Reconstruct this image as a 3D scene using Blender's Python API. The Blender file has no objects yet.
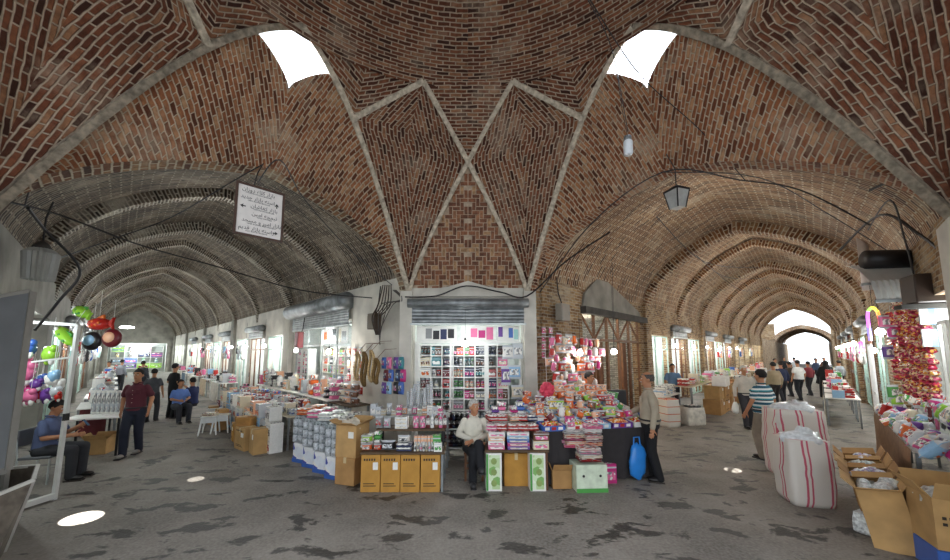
import bpy, math, random
from mathutils import Vector, Matrix, noise
from math import sin, cos, pi, radians, tan, sqrt, hypot, atan2
R = random.Random(7)
SC = bpy.context.scene
COL = SC.collection

# ---------------------------------------------------------------- camera maths
CAMH = 2.1; FOC = 350.0; PITCH = radians(6); CX = 468.0
CY = 352 - FOC * tan(PITCH)
def ray(px, py):
    a, b = (px - CX) / FOC, -(py - CY) / FOC
    return Vector((a, cos(PITCH) - b * sin(PITCH), sin(PITCH) + b * cos(PITCH)))
def at_y(px, py, y):
    r = ray(px, py); return Vector((r.x / r.y * y, y, CAMH + r.z / r.y * y))
def at_z(px, py, z=0.0):
    r = ray(px, py); k = (z - CAMH) / r.z; return Vector((r.x * k, r.y * k, z))

# ---------------------------------------------------------------- mesh builder
class MB:
    def __init__(s): s.v = []; s.f = []; s.m = []; s.uv = []
    def add(s, vs, fs, m=0, uvs=None):
        b = len(s.v); s.v += [tuple(v) for v in vs]
        for k, f in enumerate(fs):
            s.f.append(tuple(b + i for i in f)); s.m.append(m if isinstance(m, int) else m[k])
            s.uv.append(None if uvs is None else [uvs[i] for i in f])
        return s
    def box(s, x0, x1, y0, y1, z0, z1, m=0, rz=0, c=None, taper=0, fm=None):
        t = taper
        vs = [(x0, y0, z0), (x1, y0, z0), (x1, y1, z0), (x0, y1, z0),
              (x0 + t, y0 + t, z1), (x1 - t, y0 + t, z1), (x1 - t, y1 - t, z1), (x0 + t, y1 - t, z1)]
        if rz:
            cx, cy = c or ((x0 + x1) / 2, (y0 + y1) / 2)
            vs = [(cx + (x - cx) * cos(rz) - (y - cy) * sin(rz), cy + (x - cx) * sin(rz) + (y - cy) * cos(rz), z) for x, y, z in vs]
        fs = [(0, 3, 2, 1), (4, 5, 6, 7), (0, 1, 5, 4), (1, 2, 6, 5), (2, 3, 7, 6), (3, 0, 4, 7)]
        return s.add(vs, fs, fm if fm else m)
    def cyl(s, p, q, r0, r1=None, n=10, m=0, cap=True):
        p, q = Vector(p), Vector(q); r1 = r0 if r1 is None else r1
        d = (q - p).normalized(); a = d.orthogonal().normalized(); b = d.cross(a)
        vs = []
        for o, r in ((p, r0), (q, r1)):
            vs += [o + (a * cos(2 * pi * i / n) + b * sin(2 * pi * i / n)) * r for i in range(n)]
        fs = [(i, (i + 1) % n, n + (i + 1) % n, n + i) for i in range(n)]
        if cap: fs += [tuple(range(n - 1, -1, -1)), tuple(range(n, 2 * n))]
        return s.add(vs, fs, m)
    def tube(s, pts, r, n=6, m=0, closed=False):
        pts = [Vector(p) for p in pts]; N = len(pts); vs = []; prev = None
        for i, p in enumerate(pts):
            d = (pts[min(i + 1, N - 1)] - pts[max(i - 1, 0)])
            if closed: d = pts[(i + 1) % N] - pts[i - 1]
            d.normalize()
            a = d.orthogonal().normalized() if prev is None else (prev - d * prev.dot(d)).normalized()
            prev = a; b = d.cross(a); rr = r[i] if isinstance(r, (list, tuple)) else r
            vs += [p + (a * cos(2 * pi * k / n) + b * sin(2 * pi * k / n)) * rr for k in range(n)]
        fs = []
        for i in range(N if closed else N - 1):
            j = (i + 1) % N
            fs += [(i * n + k, i * n + (k + 1) % n, j * n + (k + 1) % n, j * n + k) for k in range(n)]
        if not closed: fs += [tuple(range(n - 1, -1, -1)), tuple(range((N - 1) * n, N * n))]
        return s.add(vs, fs, m)
    def lathe(s, prof, n=12, m=0, c=(0, 0, 0), sy=1.0):
        vs = []; mm = []
        for r, z in prof:
            vs += [(c[0] + r * cos(2 * pi * k / n), c[1] + r * sy * sin(2 * pi * k / n), c[2] + z) for k in range(n)]
        fs = []
        for i in range(len(prof) - 1):
            for k in range(n):
                fs.append((i * n + k, i * n + (k + 1) % n, (i + 1) * n + (k + 1) % n, (i + 1) * n + k))
                mm.append(m if isinstance(m, int) else m[i])
        fs += [tuple(range(n - 1, -1, -1)), tuple(range((len(prof) - 1) * n, len(prof) * n))]
        mm += [mm[0], mm[-1]]
        return s.add(vs, fs, mm)
    def ball(s, c, rx, ry=None, rz=None, n=10, k=6, m=0, rot=None, wob=0, seed=0):
        ry = rx if ry is None else ry; rz = rx if rz is None else rz
        vs = []; c = Vector(c)
        for i in range(1, k):
            th = pi * i / k
            for j in range(n):
                ph = 2 * pi * j / n
                v = Vector((rx * sin(th) * cos(ph), ry * sin(th) * sin(ph), rz * cos(th)))
                if wob: v *= 1 + wob * noise.noise(v * 6 / max(rx, .02) * .3 + Vector((seed, 0, 0)))
                if rot: v = rot @ v
                vs.append(c + v)
        a, b = Vector((0, 0, rz)), Vector((0, 0, -rz))
        if rot: a, b = rot @ a, rot @ b
        vs += [c + a, c + b]; T = (k - 1) * n
        fs = [(i * n + (j + 1) % n, i * n + j, (i + 1) * n + j, (i + 1) * n + (j + 1) % n) for i in range(k - 2) for j in range(n)]
        fs += [(T, j, (j + 1) % n) for j in range(n)] + [(T + 1, (k - 2) * n + (j + 1) % n, (k - 2) * n + j) for j in range(n)]
        return s.add(vs, fs, m)
    def prism(s, poly, y0, y1, m=0):      # polygon in xz, extruded along y
        n = len(poly); vs = [(x, y0, z) for x, z in poly] + [(x, y1, z) for x, z in poly]
        fs = [tuple(range(n)), tuple(range(2 * n - 1, n - 1, -1))] + [((i + 1) % n, i, n + i, n + (i + 1) % n) for i in range(n)]
        return s.add(vs, fs, m)
    def mesh(s, name, mats, smooth=False, auto=None):
        me = bpy.data.meshes.new(name); me.from_pydata(s.v, [], s.f)
        for m in (mats if isinstance(mats, (list, tuple)) else [mats]): me.materials.append(m)
        me.polygons.foreach_set('material_index', s.m)
        if any(u is not None for u in s.uv):
            L = me.uv_layers.new(name='UVMap'); i = 0
            for u, f in zip(s.uv, s.f):
                for k in range(len(f)):
                    L.data[i].uv = u[k] if u else (0, 0); i += 1
        if smooth: me.polygons.foreach_set('use_smooth', [True] * len(s.f))
        me.update()
        if smooth and auto is None: pass
        return me
    def obj(s, name, mats, parent=None, smooth=False, **k):
        o = bpy.data.objects.new(name, s.mesh(name, mats, smooth)); COL.objects.link(o)
        if parent: o.parent = parent
        return o
def link(name, data, parent=None, loc=None, rz=None):
    o = bpy.data.objects.new(name, data); COL.objects.link(o)
    if parent: o.parent = parent
    if loc is not None: o.location = loc
    if rz is not None: o.rotation_euler = (0, 0, rz)
    return o
def tag(o, label=None, cat=None, group=None, kind=None):
    if label: o['label'] = label
    if cat: o['category'] = cat
    if group: o['group'] = group
    if kind: o['kind'] = kind
    return o
def empty(name, loc, rz, label, cat, group=None):
    return tag(link(name, None, None, loc, rz), label, cat, group)
def bevel(o, w=.006, seg=1):
    b = o.modifiers.new('b', 'BEVEL'); b.width = w; b.segments = seg; b.limit_method = 'ANGLE'; return o
ORD = ['first', 'second', 'third', 'fourth', 'fifth', 'sixth', 'seventh', 'eighth', 'ninth', 'tenth', 'eleventh', 'twelfth', 'thirteenth', 'fourteenth', 'fifteenth', 'sixteenth', 'seventeenth', 'eighteenth', 'nineteenth', 'twentieth'] + ['twenty-' + w for w in ['first', 'second', 'third', 'fourth', 'fifth', 'sixth', 'seventh', 'eighth', 'ninth']] + ['thirtieth'] + ['thirty-' + w for w in ['first', 'second', 'third', 'fourth', 'fifth', 'sixth', 'seventh', 'eighth', 'ninth']]

# ---------------------------------------------------------------- materials
MATS = {}
def lin(h):
    if isinstance(h, str):
        h = h.lstrip('#'); h = [int(h[i:i + 2], 16) / 255 for i in (0, 2, 4)]
    return tuple([(c / 12.92 if c <= .04045 else ((c + .055) / 1.055) ** 2.4) for c in h[:3]] + [1])
def newmat(name):
    m = bpy.data.materials.new(name); m.use_nodes = True
    nt = m.node_tree; b = nt.nodes['Principled BSDF']; return m, nt, b
def N(nt, t, **kw):
    n = nt.nodes.new(t)
    for k, v in kw.items():
        if k in n.inputs.keys(): n.inputs[k].default_value = v
        else: setattr(n, k, v)
    return n
def mixc(nt, fac, a, b, bt='MIX'):
    n = nt.nodes.new('ShaderNodeMix'); n.data_type = 'RGBA'; n.blend_type = bt
    for sock, v in ((n.inputs[0], fac), (n.inputs[6], a), (n.inputs[7], b)):
        if hasattr(v, 'links'): nt.links.new(v, sock)
        else: sock.default_value = v
    return n.outputs[2]
def ramp(nt, src, stops, interp='LINEAR'):
    n = nt.nodes.new('ShaderNodeValToRGB'); e = n.color_ramp; e.interpolation = interp
    while len(e.elements) < len(stops): e.elements.new(.5)
    for el, (p, c) in zip(e.elements, stops): el.position = p; el.color = c if len(c) == 4 else (*c, 1)
    nt.links.new(src, n.inputs[0]); return n.outputs[0]
def plain(col, rough=.6, metal=0, var=.12, scale=9, emit=0, name=None, bump=0, alpha=1, spec=.5):
    key = ('p', col, rough, metal, var, scale, emit, bump, alpha)
    if key in MATS: return MATS[key]
    m, nt, b = newmat(name or 'paint'); c = lin(col)
    tc = N(nt, 'ShaderNodeTexCoord'); nz = N(nt, 'ShaderNodeTexNoise', Scale=scale, Detail=4.0)
    nt.links.new(tc.outputs['Object'], nz.inputs['Vector'])
    d = tuple(x * (1 - var * 1.6) for x in c[:3]) + (1,); l = tuple(min(1, x * (1 + var)) for x in c[:3]) + (1,)
    nt.links.new(ramp(nt, nz.outputs[0], [(.3, d), (.7, l)]), b.inputs['Base Color'])
    b.inputs['Roughness'].default_value = rough; b.inputs['Metallic'].default_value = metal
    if bump:
        bp = N(nt, 'ShaderNodeBump', Strength=bump, Distance=.02); nt.links.new(nz.outputs[0], bp.inputs['Height']); nt.links.new(bp.outputs[0], b.inputs['Normal'])
    if emit:
        b.inputs['Emission Color'].default_value = c; b.inputs['Emission Strength'].default_value = emit
    if alpha < 1: b.inputs['Alpha'].default_value = alpha
    MATS[key] = m; return m
def brick(name, cols, mortar, bw=.25, rh=.085, ms=.016, dirt=.35, pale=.4, bump=.8, rough=.85, warp=.02, grey=None):
    m, nt, b = newmat(name)
    uv = N(nt, 'ShaderNodeUVMap'); tc = N(nt, 'ShaderNodeTexCoord')
    nz = N(nt, 'ShaderNodeTexNoise', Scale=5.0, Detail=2.0); nt.links.new(uv.outputs[0], nz.inputs[0])
    vm = nt.nodes.new('ShaderNodeVectorMath'); vm.operation = 'MULTIPLY_ADD'
    nt.links.new(nz.outputs['Color'], vm.inputs[0]); vm.inputs[1].default_value = (warp * 2, warp * 2, 0); nt.links.new(uv.outputs[0], vm.inputs[2])
    br = N(nt, 'ShaderNodeTexBrick', Scale=1.0); br.inputs['Mortar Size'].default_value = ms; br.inputs['Mortar Smooth'].default_value = .7
    br.inputs['Brick Width'].default_value = bw; br.inputs['Row Height'].default_value = rh; br.inputs['Bias'].default_value = -.05
    br.inputs['Color1'].default_value = (0, 0, 0, 1); br.inputs['Color2'].default_value = (1, 1, 1, 1); br.inputs['Mortar'].default_value = (.5, .5, .5, 1)
    nt.links.new(vm.outputs[0], br.inputs['Vector'])
    bc = ramp(nt, br.outputs['Color'], [(i / (len(cols) - 1), lin(c)) for i, c in enumerate(cols)])
    n2 = N(nt, 'ShaderNodeTexNoise', Scale=1.1, Detail=6.0, Roughness=.65); nt.links.new(tc.outputs['Object'], n2.inputs[0])
    n3 = N(nt, 'ShaderNodeTexNoise', Scale=14.0, Detail=5.0); nt.links.new(tc.outputs['Object'], n3.inputs[0])
    bc = mixc(nt, ramp(nt, n3.outputs[0], [(.4, (0, 0, 0)), (.75, (.55, .55, .55))]), bc, lin(cols[0]))
    bc = mixc(nt, ramp(nt, n2.outputs[0], [(.54, (0, 0, 0)), (.68, (pale, pale, pale))]), bc, lin(mortar))
    mo = mixc(nt, ramp(nt, n3.outputs[0], [(.35, (0, 0, 0)), (.7, (.6, .6, .6))]), lin(mortar), tuple(x * .5 for x in lin(mortar)[:3]) + (1,))
    c = mixc(nt, br.outputs['Fac'], bc, mo)
    c = mixc(nt, ramp(nt, n2.outputs[0], [(.3, (dirt, dirt, dirt)), (.5, (0, 0, 0))]), c, lin('#2a211c'))
    if grey:
        n4 = N(nt, 'ShaderNodeTexNoise', Scale=.5, Detail=5.0); nt.links.new(tc.outputs['Object'], n4.inputs[0])
        c = mixc(nt, ramp(nt, n4.outputs[0], [(.42, (0, 0, 0)), (.55, (.85, .85, .85))]), c, lin(grey))
    nt.links.new(c, b.inputs['Base Color']); b.inputs['Roughness'].default_value = rough; b.inputs['Specular IOR Level'].default_value = .25
    inv = N(nt, 'ShaderNodeMath', operation='MULTIPLY_ADD'); nt.links.new(br.outputs['Fac'], inv.inputs[0]); inv.inputs[1].default_value = -1; nt.links.new(n3.outputs[0], inv.inputs[2])
    bp = N(nt, 'ShaderNodeBump', Strength=bump, Distance=.03); nt.links.new(inv.outputs[0], bp.inputs['Height']); nt.links.new(bp.outputs[0], b.inputs['Normal'])
    return m
def glassy(col='#dfeef0', alpha=.25, rough=.08):
    key = ('g', col, alpha)
    if key in MATS: return MATS[key]
    m, nt, b = newmat('clear_film'); b.inputs['Base Color'].default_value = lin(col); b.inputs['Roughness'].default_value = rough; b.inputs['Alpha'].default_value = alpha
    MATS[key] = m; return m
def candy(cols, scale=22, rough=.25, key=None, white=.0):
    k = ('c', tuple(cols), scale)
    if k in MATS: return MATS[k]
    m, nt, b = newmat('printed_film'); tc = N(nt, 'ShaderNodeTexCoord')
    v = N(nt, 'ShaderNodeTexVoronoi', Scale=float(scale)); nt.links.new(tc.outputs['Object'], v.inputs['Vector'])
    s = N(nt, 'ShaderNodeSeparateColor'); nt.links.new(v.outputs['Color'], s.inputs[0])
    st = [(i / len(cols), lin(c)) for i, c in enumerate(cols)]
    nt.links.new(ramp(nt, s.outputs[0], st, 'CONSTANT'), b.inputs['Base Color']); b.inputs['Roughness'].default_value = rough
    bp = N(nt, 'ShaderNodeBump', Strength=.5, Distance=.01); nt.links.new(v.outputs['Distance'], bp.inputs['Height']); nt.links.new(bp.outputs[0], b.inputs['Normal'])
    MATS[k] = m; return m
def stripes(cols, freq, axis=2, rough=.8, name='striped', off=0.0):
    m, nt, b = newmat(name); tc = N(nt, 'ShaderNodeTexCoord'); s = N(nt, 'ShaderNodeSeparateXYZ'); nt.links.new(tc.outputs['Object'], s.inputs[0])
    if axis == 'xy':
        ad = N(nt, 'ShaderNodeMath', operation='MULTIPLY_ADD'); nt.links.new(s.outputs[1], ad.inputs[0]); ad.inputs[1].default_value = .9; nt.links.new(s.outputs[0], ad.inputs[2]); src = ad.outputs[0]
    else: src = s.outputs[axis]
    a = N(nt, 'ShaderNodeMath', operation='MULTIPLY_ADD'); nt.links.new(src, a.inputs[0]); a.inputs[1].default_value = freq; a.inputs[2].default_value = off
    f = N(nt, 'ShaderNodeMath', operation='FRACT'); nt.links.new(a.outputs[0], f.inputs[0])
    nt.links.new(ramp(nt, f.outputs[0], [(p, lin(c)) for p, c in cols], 'CONSTANT'), b.inputs['Base Color']); b.inputs['Roughness'].default_value = rough
    return m
# ================================================================ THE SHELL
RED = ['#3a2118', '#5e3524', '#74442e', '#85543a', '#a07656']
ORG = ['#55301f', '#7e4a2f', '#98603f', '#a6714e', '#b8926e']
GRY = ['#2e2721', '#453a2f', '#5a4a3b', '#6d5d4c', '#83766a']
TAN = ['#4b3324', '#6b4a34', '#866146', '#967658', '#a68f73']
M_dome = brick('brick_dome', RED, '#b5a18b', bw=.23, rh=.08, ms=.017)
M_red = brick('brick_red', RED, '#b8a48e', bw=.2, rh=.07, ms=.015)
M_org = brick('brick_orange', ORG, '#c4b199', bw=.22, rh=.072, ms=.015)
M_tan = brick('brick_tan', ['#4a2e1e', '#70482e', '#8c603e', '#9c7450', '#a88a68'], '#cdbfa6', bw=.29, rh=.1, ms=.02, pale=.5)
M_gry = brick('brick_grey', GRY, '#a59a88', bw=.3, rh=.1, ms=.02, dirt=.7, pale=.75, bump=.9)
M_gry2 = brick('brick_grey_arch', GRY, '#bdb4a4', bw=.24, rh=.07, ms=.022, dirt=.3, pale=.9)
M_rib = plain('#bdb09c', .85, var=.3, scale=14, bump=.5, name='rib_plaster')
M_white = plain('#c9c4b8', .8, var=.14, scale=2.2, bump=.3, name='old_plaster')
M_grey = plain('#8b877d', .8, var=.22, scale=1.8, bump=.3, name='grey_plaster')
M_dark = plain('#3b3732', .8, var=.3, scale=4, name='dark_recess')
M_steel = plain('#8d9192', .45, .6, var=.25, scale=5, name='galvanised')
M_inner = plain('#d8dcd6', .7, var=.08, name='shop_wall')

C0 = Vector((0, 2.3, 0)); HW = 2.83; ARM = 4.667; ZS = 3.4
P = Vector((1.3, 7.6, ZS)); A = Vector((2.48, 4.78, 6.96)); S = Vector((3.3, 5.6, 5.16)); Nn = Vector((1.99, 5.82, 6.26))
RR, ZR = 3.51, 6.86
def ring(al): return Vector((RR * sin(al), 2.3 + RR * cos(al), ZR))
T = ring(radians(13)); K = Vector((0, 6.43, 5.72)); PL = Vector((-1.3, 7.6, ZS))
def rotc(v, k):
    d = v - C0; c, s = [(1, 0), (0, 1), (-1, 0), (0, -1)][k % 4]
    return Vector((C0.x + d.x * c - d.y * s, C0.y + d.x * s + d.y * c, v.z))
def mir(v): return Vector((-v.x, v.y, v.z))
def ribmain(t):      # P -> A
    f = .8 * sin(pi / 2 * t) + .2 * t
    return Vector((P.x + (A.x - P.x) * t, P.y + (A.y - P.y) * t, P.z + (A.z - P.z) * f))
def ribcross(t):     # PL -> T  (through K at .62)
    f = t ** .8
    return Vector((PL.x + (T.x - PL.x) * t, PL.y + (T.y - PL.y) * t, PL.z + (T.z - PL.z) * f))
TK = .622; K = ribcross(TK); K.x = 0
TN = .63; Nn = ribmain(TN)
def archz(u, za, zs=ZS):   # u in -1..1 pointed arch
    u = min(1, abs(u)); return zs + (za - zs) * (.72 * sqrt(max(0, 1 - u * u)) + .28 * (1 - u))
def arm(t, s, z, side=1):   # side +1: brick arcade alley, -1: mirrored
    v = C0 + Vector((1, 1, 0)) / sqrt(2) * t + Vector((1, -1, 0)) / sqrt(2) * s
    return Vector((v.x * side, v.y, z))
def seg(f, a, b, n): return [f(a + (b - a) * i / n) for i in range(n + 1)]
def resample(pts, n):
    L = [0]
    for a, b in zip(pts, pts[1:]): L.append(L[-1] + (b - a).length)
    out = []; j = 0
    for i in range(n + 1):
        d = L[-1] * i / n
        while j < len(L) - 2 and L[j + 1] < d: j += 1
        k = (d - L[j]) / max(1e-9, L[j + 1] - L[j]); out.append(pts[j].lerp(pts[j + 1], min(1, max(0, k))))
    return out
def struct(o): o['kind'] = 'structure'; return o
def loft(c1, c2, mat, nt=8, along=False, bulge=0.0, name='ceiling', uo=0.0, center=Vector((0, 2.3, 3)), ust=True, mb=None):
    n = len(c1) - 1; own = mb is None; mb = mb or MB(); vs = []; uv = []; L = 0
    for i in range(n + 1):
        if i: L += ((c1[i] - c1[i - 1]).length + (c2[i] - c2[i - 1]).length) / 2
        w = (c2[i] - c1[i]).length
        for j in range(nt + 1):
            t = j / nt; p = c1[i].lerp(c2[i], t)
            if bulge: p = p + (p - center).normalized() * bulge * sin(pi * t) * min(1, w)
            vs.append(p); u = (t - .5) * w + uo
            uv.append((L, u) if along else (u, L))
    fs = [(i * (nt + 1) + j, i * (nt + 1) + j + 1, (i + 1) * (nt + 1) + j + 1, (i + 1) * (nt + 1) + j) for i in range(n) for j in range(nt)]
    mb.add(vs, fs, 0, uv)
    return struct(mb.obj(name, mat, smooth=True)) if own else mb
def rib(pts, w=.105, d=.05, center=Vector((0, 2.3, 3.2)), name='trim', mat=None):
    mb = MB(); vs = []; n = len(pts)
    for i, p in enumerate(pts):
        tg = (pts[min(i + 1, n - 1)] - pts[max(0, i - 1)]).normalized(); inn = (center - p); inn = (inn - tg * inn.dot(tg)).normalized(); sd = tg.cross(inn)
        j = 1 + .25 * noise.noise(p * 3)
        vs += [p - sd * w / 2 * j - inn * .05, p - sd * w / 2 * .8 * j + inn * d, p + sd * w / 2 * .8 * j + inn * d, p + sd * w / 2 * j - inn * .05]
    fs = [(i * 4 + k, i * 4 + (k + 1) % 4, i * 4 + 4 + (k + 1) % 4, i * 4 + 4 + k) for i in range(n - 1) for k in range(4)]
    fs += [(3, 2, 1, 0), tuple((n - 1) * 4 + k for k in range(4))]
    mb.add(vs, fs); return struct(mb.obj(name, mat or M_rib))

# dome
mb = MB(); vs = []; uv = []; nr, na = 14, 96; rise = 2.3
for i in range(nr + 1):
    ph = -.03 + (pi / 2) * .88 * i / nr; r = RR * cos(ph); z = ZR + rise * sin(ph)
    for j in range(na + 1):
        a = 2 * pi * j / na; vs.append((r * sin(a), 2.3 + r * cos(a), z)); uv.append((a * RR, i / nr * 4.2))
mb.add(vs, [(i * (na + 1) + j, i * (na + 1) + j + 1, (i + 1) * (na + 1) + j + 1, (i + 1) * (na + 1) + j) for i in range(nr) for j in range(na)], 0, uv)
struct(mb.obj('ceiling', M_dome, smooth=True))

# sectors (0: corner shop, 1/-1: the flanks)
main = seg(ribmain, 0, 1, 24); NI = None
for k in (0, 1, -1, 2):
    def tr(v, m=False): return rotc(mir(v) if m else v, k)
    # triangle T' K T
    c1 = seg(lambda t: ribcross(TK + (1 - TK) * t), 0, 1, 10)
    loft([tr(p, True) for p in c1], [tr(p) for p in c1], M_red, 8)
    # small ring segment above the triangle
    arc = [ring(radians(-13 + 26 * i / 8)) for i in range(9)]; ch = [mir(T).lerp(T, i / 8) for i in range(9)]
    loft([tr(p) for p in arc], [tr(p) for p in ch], M_red, 1, along=True)
    for m in (False, True):
        # kite: T-K-P and T-N-P split by the crease
        pk = [mir(ribcross(t)) for t in [TK * i / 12 for i in range(13)]] + [K.lerp(T, i / 6) if 0 else ribcross(TK + (1 - TK) * i / 6) for i in range(1, 7)]
        pn = seg(ribmain, 0, TN, 12) + [Nn.lerp(T, i / 6) for i in range(1, 7)]
        pk = resample([p for p in pk], 22); pn = resample(pn, 22)
        cr = []
        for a, b, i in zip(pk, pn, range(23)):
            q = (a + b) / 2; q = q + (q - Vector((0, 2.3, 3))).normalized() * .16 * sin(pi * i / 22); cr.append(q)
        loft([tr(p, m) for p in pk], [tr(p, m) for p in cr], M_red, 5, along=True)
        loft([tr(p, m) for p in cr], [tr(p, m) for p in pn], M_red, 5, along=True)
        # notch between ring and T-N-A
        ar = [ring(radians(13 + 32 * i / 16)) for i in range(17)]
        tna = [T.lerp(Nn, i / 8) for i in range(9)] + [ribmain(TN + (1 - TN) * i / 8) for i in range(1, 9)]
        top = ring(radians(45)); tna[-1] = A
        loft([tr(p, m) for p in ar], [tr(p, m) for p in tna], M_red, 5, along=True)
        rib([tr(p, m) for p in main])
        rib([tr(p, m) for p in seg(ribcross, 0, 1, 24)], w=.095)
        rib([tr(T.lerp(Nn, i / 6), m) for i in range(7)])
    # back panel between the cross ribs
    if k != 0:
        c1 = seg(lambda t: ribcross(TK * t), 0, 1, 14)
        loft([tr(p) for p in c1], [tr(p, True) for p in c1], M_red, 6, along=True)
# herringbone panel over the corner shop : every brick a raised block of one surface
c1 = seg(lambda t: ribcross(TK * t), 0, 1, 30)
def panel(X, h):     # h 0..1
    p = ribcross(TK * h); b = .0
    return Vector((X, p.y + .05, p.z))
LH = 2.36
mb = MB(); vs = []
rows = 40
for i in range(rows + 1):
    p = ribcross(TK * i / rows)
    vs += [Vector((p.x, p.y + .056, p.z)), Vector((-p.x, p.y + .056, p.z))]
mb.add(vs, [(2 * i, 2 * i + 1, 2 * i + 3, 2 * i + 2) for i in range(rows)], 0)
wb = .08; gap = .016
def hbrick(x0, y0, w, h, mi):
    q = []
    for (X, Y) in ((x0 + gap / 2, y0 + gap / 2), (x0 + w - gap / 2, y0 + gap / 2), (x0 + w - gap / 2, y0 + h - gap / 2), (x0 + gap / 2, y0 + h - gap / 2)):
        X += R.uniform(-.004, .004); Y += R.uniform(-.004, .004)
        if Y < 0 or Y > LH: return
        p = ribcross(TK * min(1, Y / LH))
        if X < -.02 or X > -p.x + .04: return
        q.append((X, p.y, p.z))
    for sg in (1, -1):
        t = [Vector((sg * a, b + .045 + R.uniform(-.004, .004), c)) for a, b, c in q]; u = [v + Vector((0, .05, 0)) for v in t]
        o = [0, 1, 2, 3] if sg > 0 else [3, 2, 1, 0]
        t = [t[i] for i in o]; u = [u[i] for i in o]
        mb.add(t + u, [(0, 1, 2, 3), (0, 4, 5, 1), (1, 5, 6, 2), (2, 6, 7, 3), (3, 7, 4, 0)], mi)
for ky in range(-4, 32):
    for mm in range(-12, 12):
        hbrick((ky + 4 * mm) * wb, ky * wb, 2 * wb, wb, R.choice([1, 1, 2, 2, 3, 4]))
        hbrick((ky + 3 + 4 * mm) * wb, ky * wb, wb, 2 * wb, R.choice([1, 1, 2, 2, 3, 4]))
struct(mb.obj('wall_back', [plain('#b5a18b', .9, var=.2, scale=12, name='mortar')] + [plain(c, .85, var=.3, scale=14, bump=.3, name='loose_brick') for c in ('#6e4632', '#85563c', '#96684a', '#a8835f')]))
# blind wall under panel : fascia of the corner shop is built with the shop

# crossing lunettes, skylights
ZA1 = S.z
def archpt(u, t=ARM, za=ZA1): return arm(t, u * HW, archz(u, za))
SKY = {}
TM = .42; S1 = .80
for side in (1, -1):
    def sd(v): return Vector((v.x * side, v.y, v.z))
    Am = A.copy()
    for flank in (0, 1):
        def refl(v):      # mirror across the alley axis
            if not flank: return v
            d = v - C0; return Vector((C0.x + d.y, C0.y + d.x, v.z))
        mb = MB(); vs = []; uv = []; nt_, ns = 18, 22
        for j in range(nt_ + 1):
            t = j / nt_; smax = 1.0 if t >= TM else S1 + (1 - S1) * t / TM
            for i in range(ns + 1):
                s = smax * i / ns
                p = ribmain(s).lerp(refl_arch(s) if 0 else archpt(-(1 - s)), t)
                # slight outward swell
                w = (ribmain(s) - archpt(-(1 - s))).length
                p = p + Vector((0, 0, 1)) * .10 * sin(pi * t) * s
                vs.append(sd(refl(p))); uv.append((t * max(.6, w), s * 4.3 - .42 * t * max(.6, w)))
        fs = [(j * (ns + 1) + i, j * (ns + 1) + i + 1, (j + 1) * (ns + 1) + i + 1, (j + 1) * (ns + 1) + i) for j in range(nt_) for i in range(ns)]
        mb.add(vs, fs, 0, uv); struct(mb.obj('ceiling', M_org, smooth=True))
        if flank: rib([sd(refl(p)) for p in main])
    # skylight shaft
    p0 = A + Vector((0, 0, .02)); p1 = ribmain(S1); q = A.lerp(archpt(0), TM) + Vector((0, 0, .10 * sin(pi * TM)))
    d = p1 - C0; p3 = Vector((C0.x + d.y, C0.y + d.x, p1.z))
    quad = [sd(v) for v in (p0, p1, q, p3)]
    up = Vector((.28 * side, .32, .42)); mb = MB()
    mb.add(quad + [v + up for v in quad], [(i, (i + 1) % 4, 4 + (i + 1) % 4, 4 + i) for i in range(4)])
    struct(mb.obj('window_%d' % (1 if side > 0 else 2), plain('#b5b1ad', .8, var=.2, scale=4, name='skylight_reveal')))
    SKY[side] = sum(quad, Vector()) / 4 + up

# alleys
BAYS = [ARM, 12.0, 20.6, 29.5, 38.5, 47.5]
APEX = [ZA1, 5.95, 6.3, 6.45, 6.5, 6.5]
def band(side, t, za, depth, rad, mface, msof, name='trim'):
    n = 36; inner = []; outer = []
    for i in range(n + 1):
        u = -cos(pi * i / n); z = archz(u, za); inner.append((u * HW, z))
    for i, (s, z) in enumerate(inner):
        a = inner[max(0, i - 1)]; b = inner[min(n, i + 1)]; dx, dz = b[0] - a[0], b[1] - a[1]; l = hypot(dx, dz)
        outer.append((s - dz / l * rad, z + dx / l * rad))
    L = [0]
    for a, b in zip(inner, inner[1:]): L.append(L[-1] + hypot(b[0] - a[0], b[1] - a[1]))
    for (p0, p1, t0, t1, mat, ) in ((inner, outer, t, t, mface), (inner, inner, t, t + depth, msof), (inner, outer, t + depth, t + depth, mface)):
        mb = MB(); vs = []; uv = []
        for i in range(n + 1):
            for (pp, tt, kk) in ((p0, t0, 0), (p1, t1, 1)):
                vs.append(arm(tt, pp[i][0], pp[i][1], side)); uv.append((kk * (rad if p0 is not p1 else depth), L[i]))
        mb.add(vs, [(2 * i, 2 * i + 1, 2 * i + 3, 2 * i + 2) for i in range(n)], 0, uv)
        struct(mb.obj(name, mat, smooth=True))
def vault(side, t0, t1, za0, za1, mat, swell, nt=10, nu=36):
    mb = MB(); vs = []; uv = []; L = 0; prev = None
    for i in range(nu + 1):
        u = -cos(pi * i / nu)
        m = arm(t0, u * HW, archz(u, za0), side)
        if prev: L += (m - prev).length
        prev = m
        for j in range(nt + 1):
            w = j / nt; za = za0 + (za1 - za0) * w + swell * sin(pi * w)
            lat = u * (HW + .05)
            # side pockets (small lunettes) raise the haunch in the middle of the bay
            z = archz(u, za) + .28
            vs.append(arm(t0 + (t1 - t0) * w, lat, z, side)); uv.append((L, (t1 - t0) * w))
    mb.add(vs, [(i * (nt + 1) + j, i * (nt + 1) + j + 1, (i + 1) * (nt + 1) + j + 1, (i + 1) * (nt + 1) + j) for i in range(nu) for j in range(nt)], 0, uv)
    struct(mb.obj('ceiling', mat, smooth=True))
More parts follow.
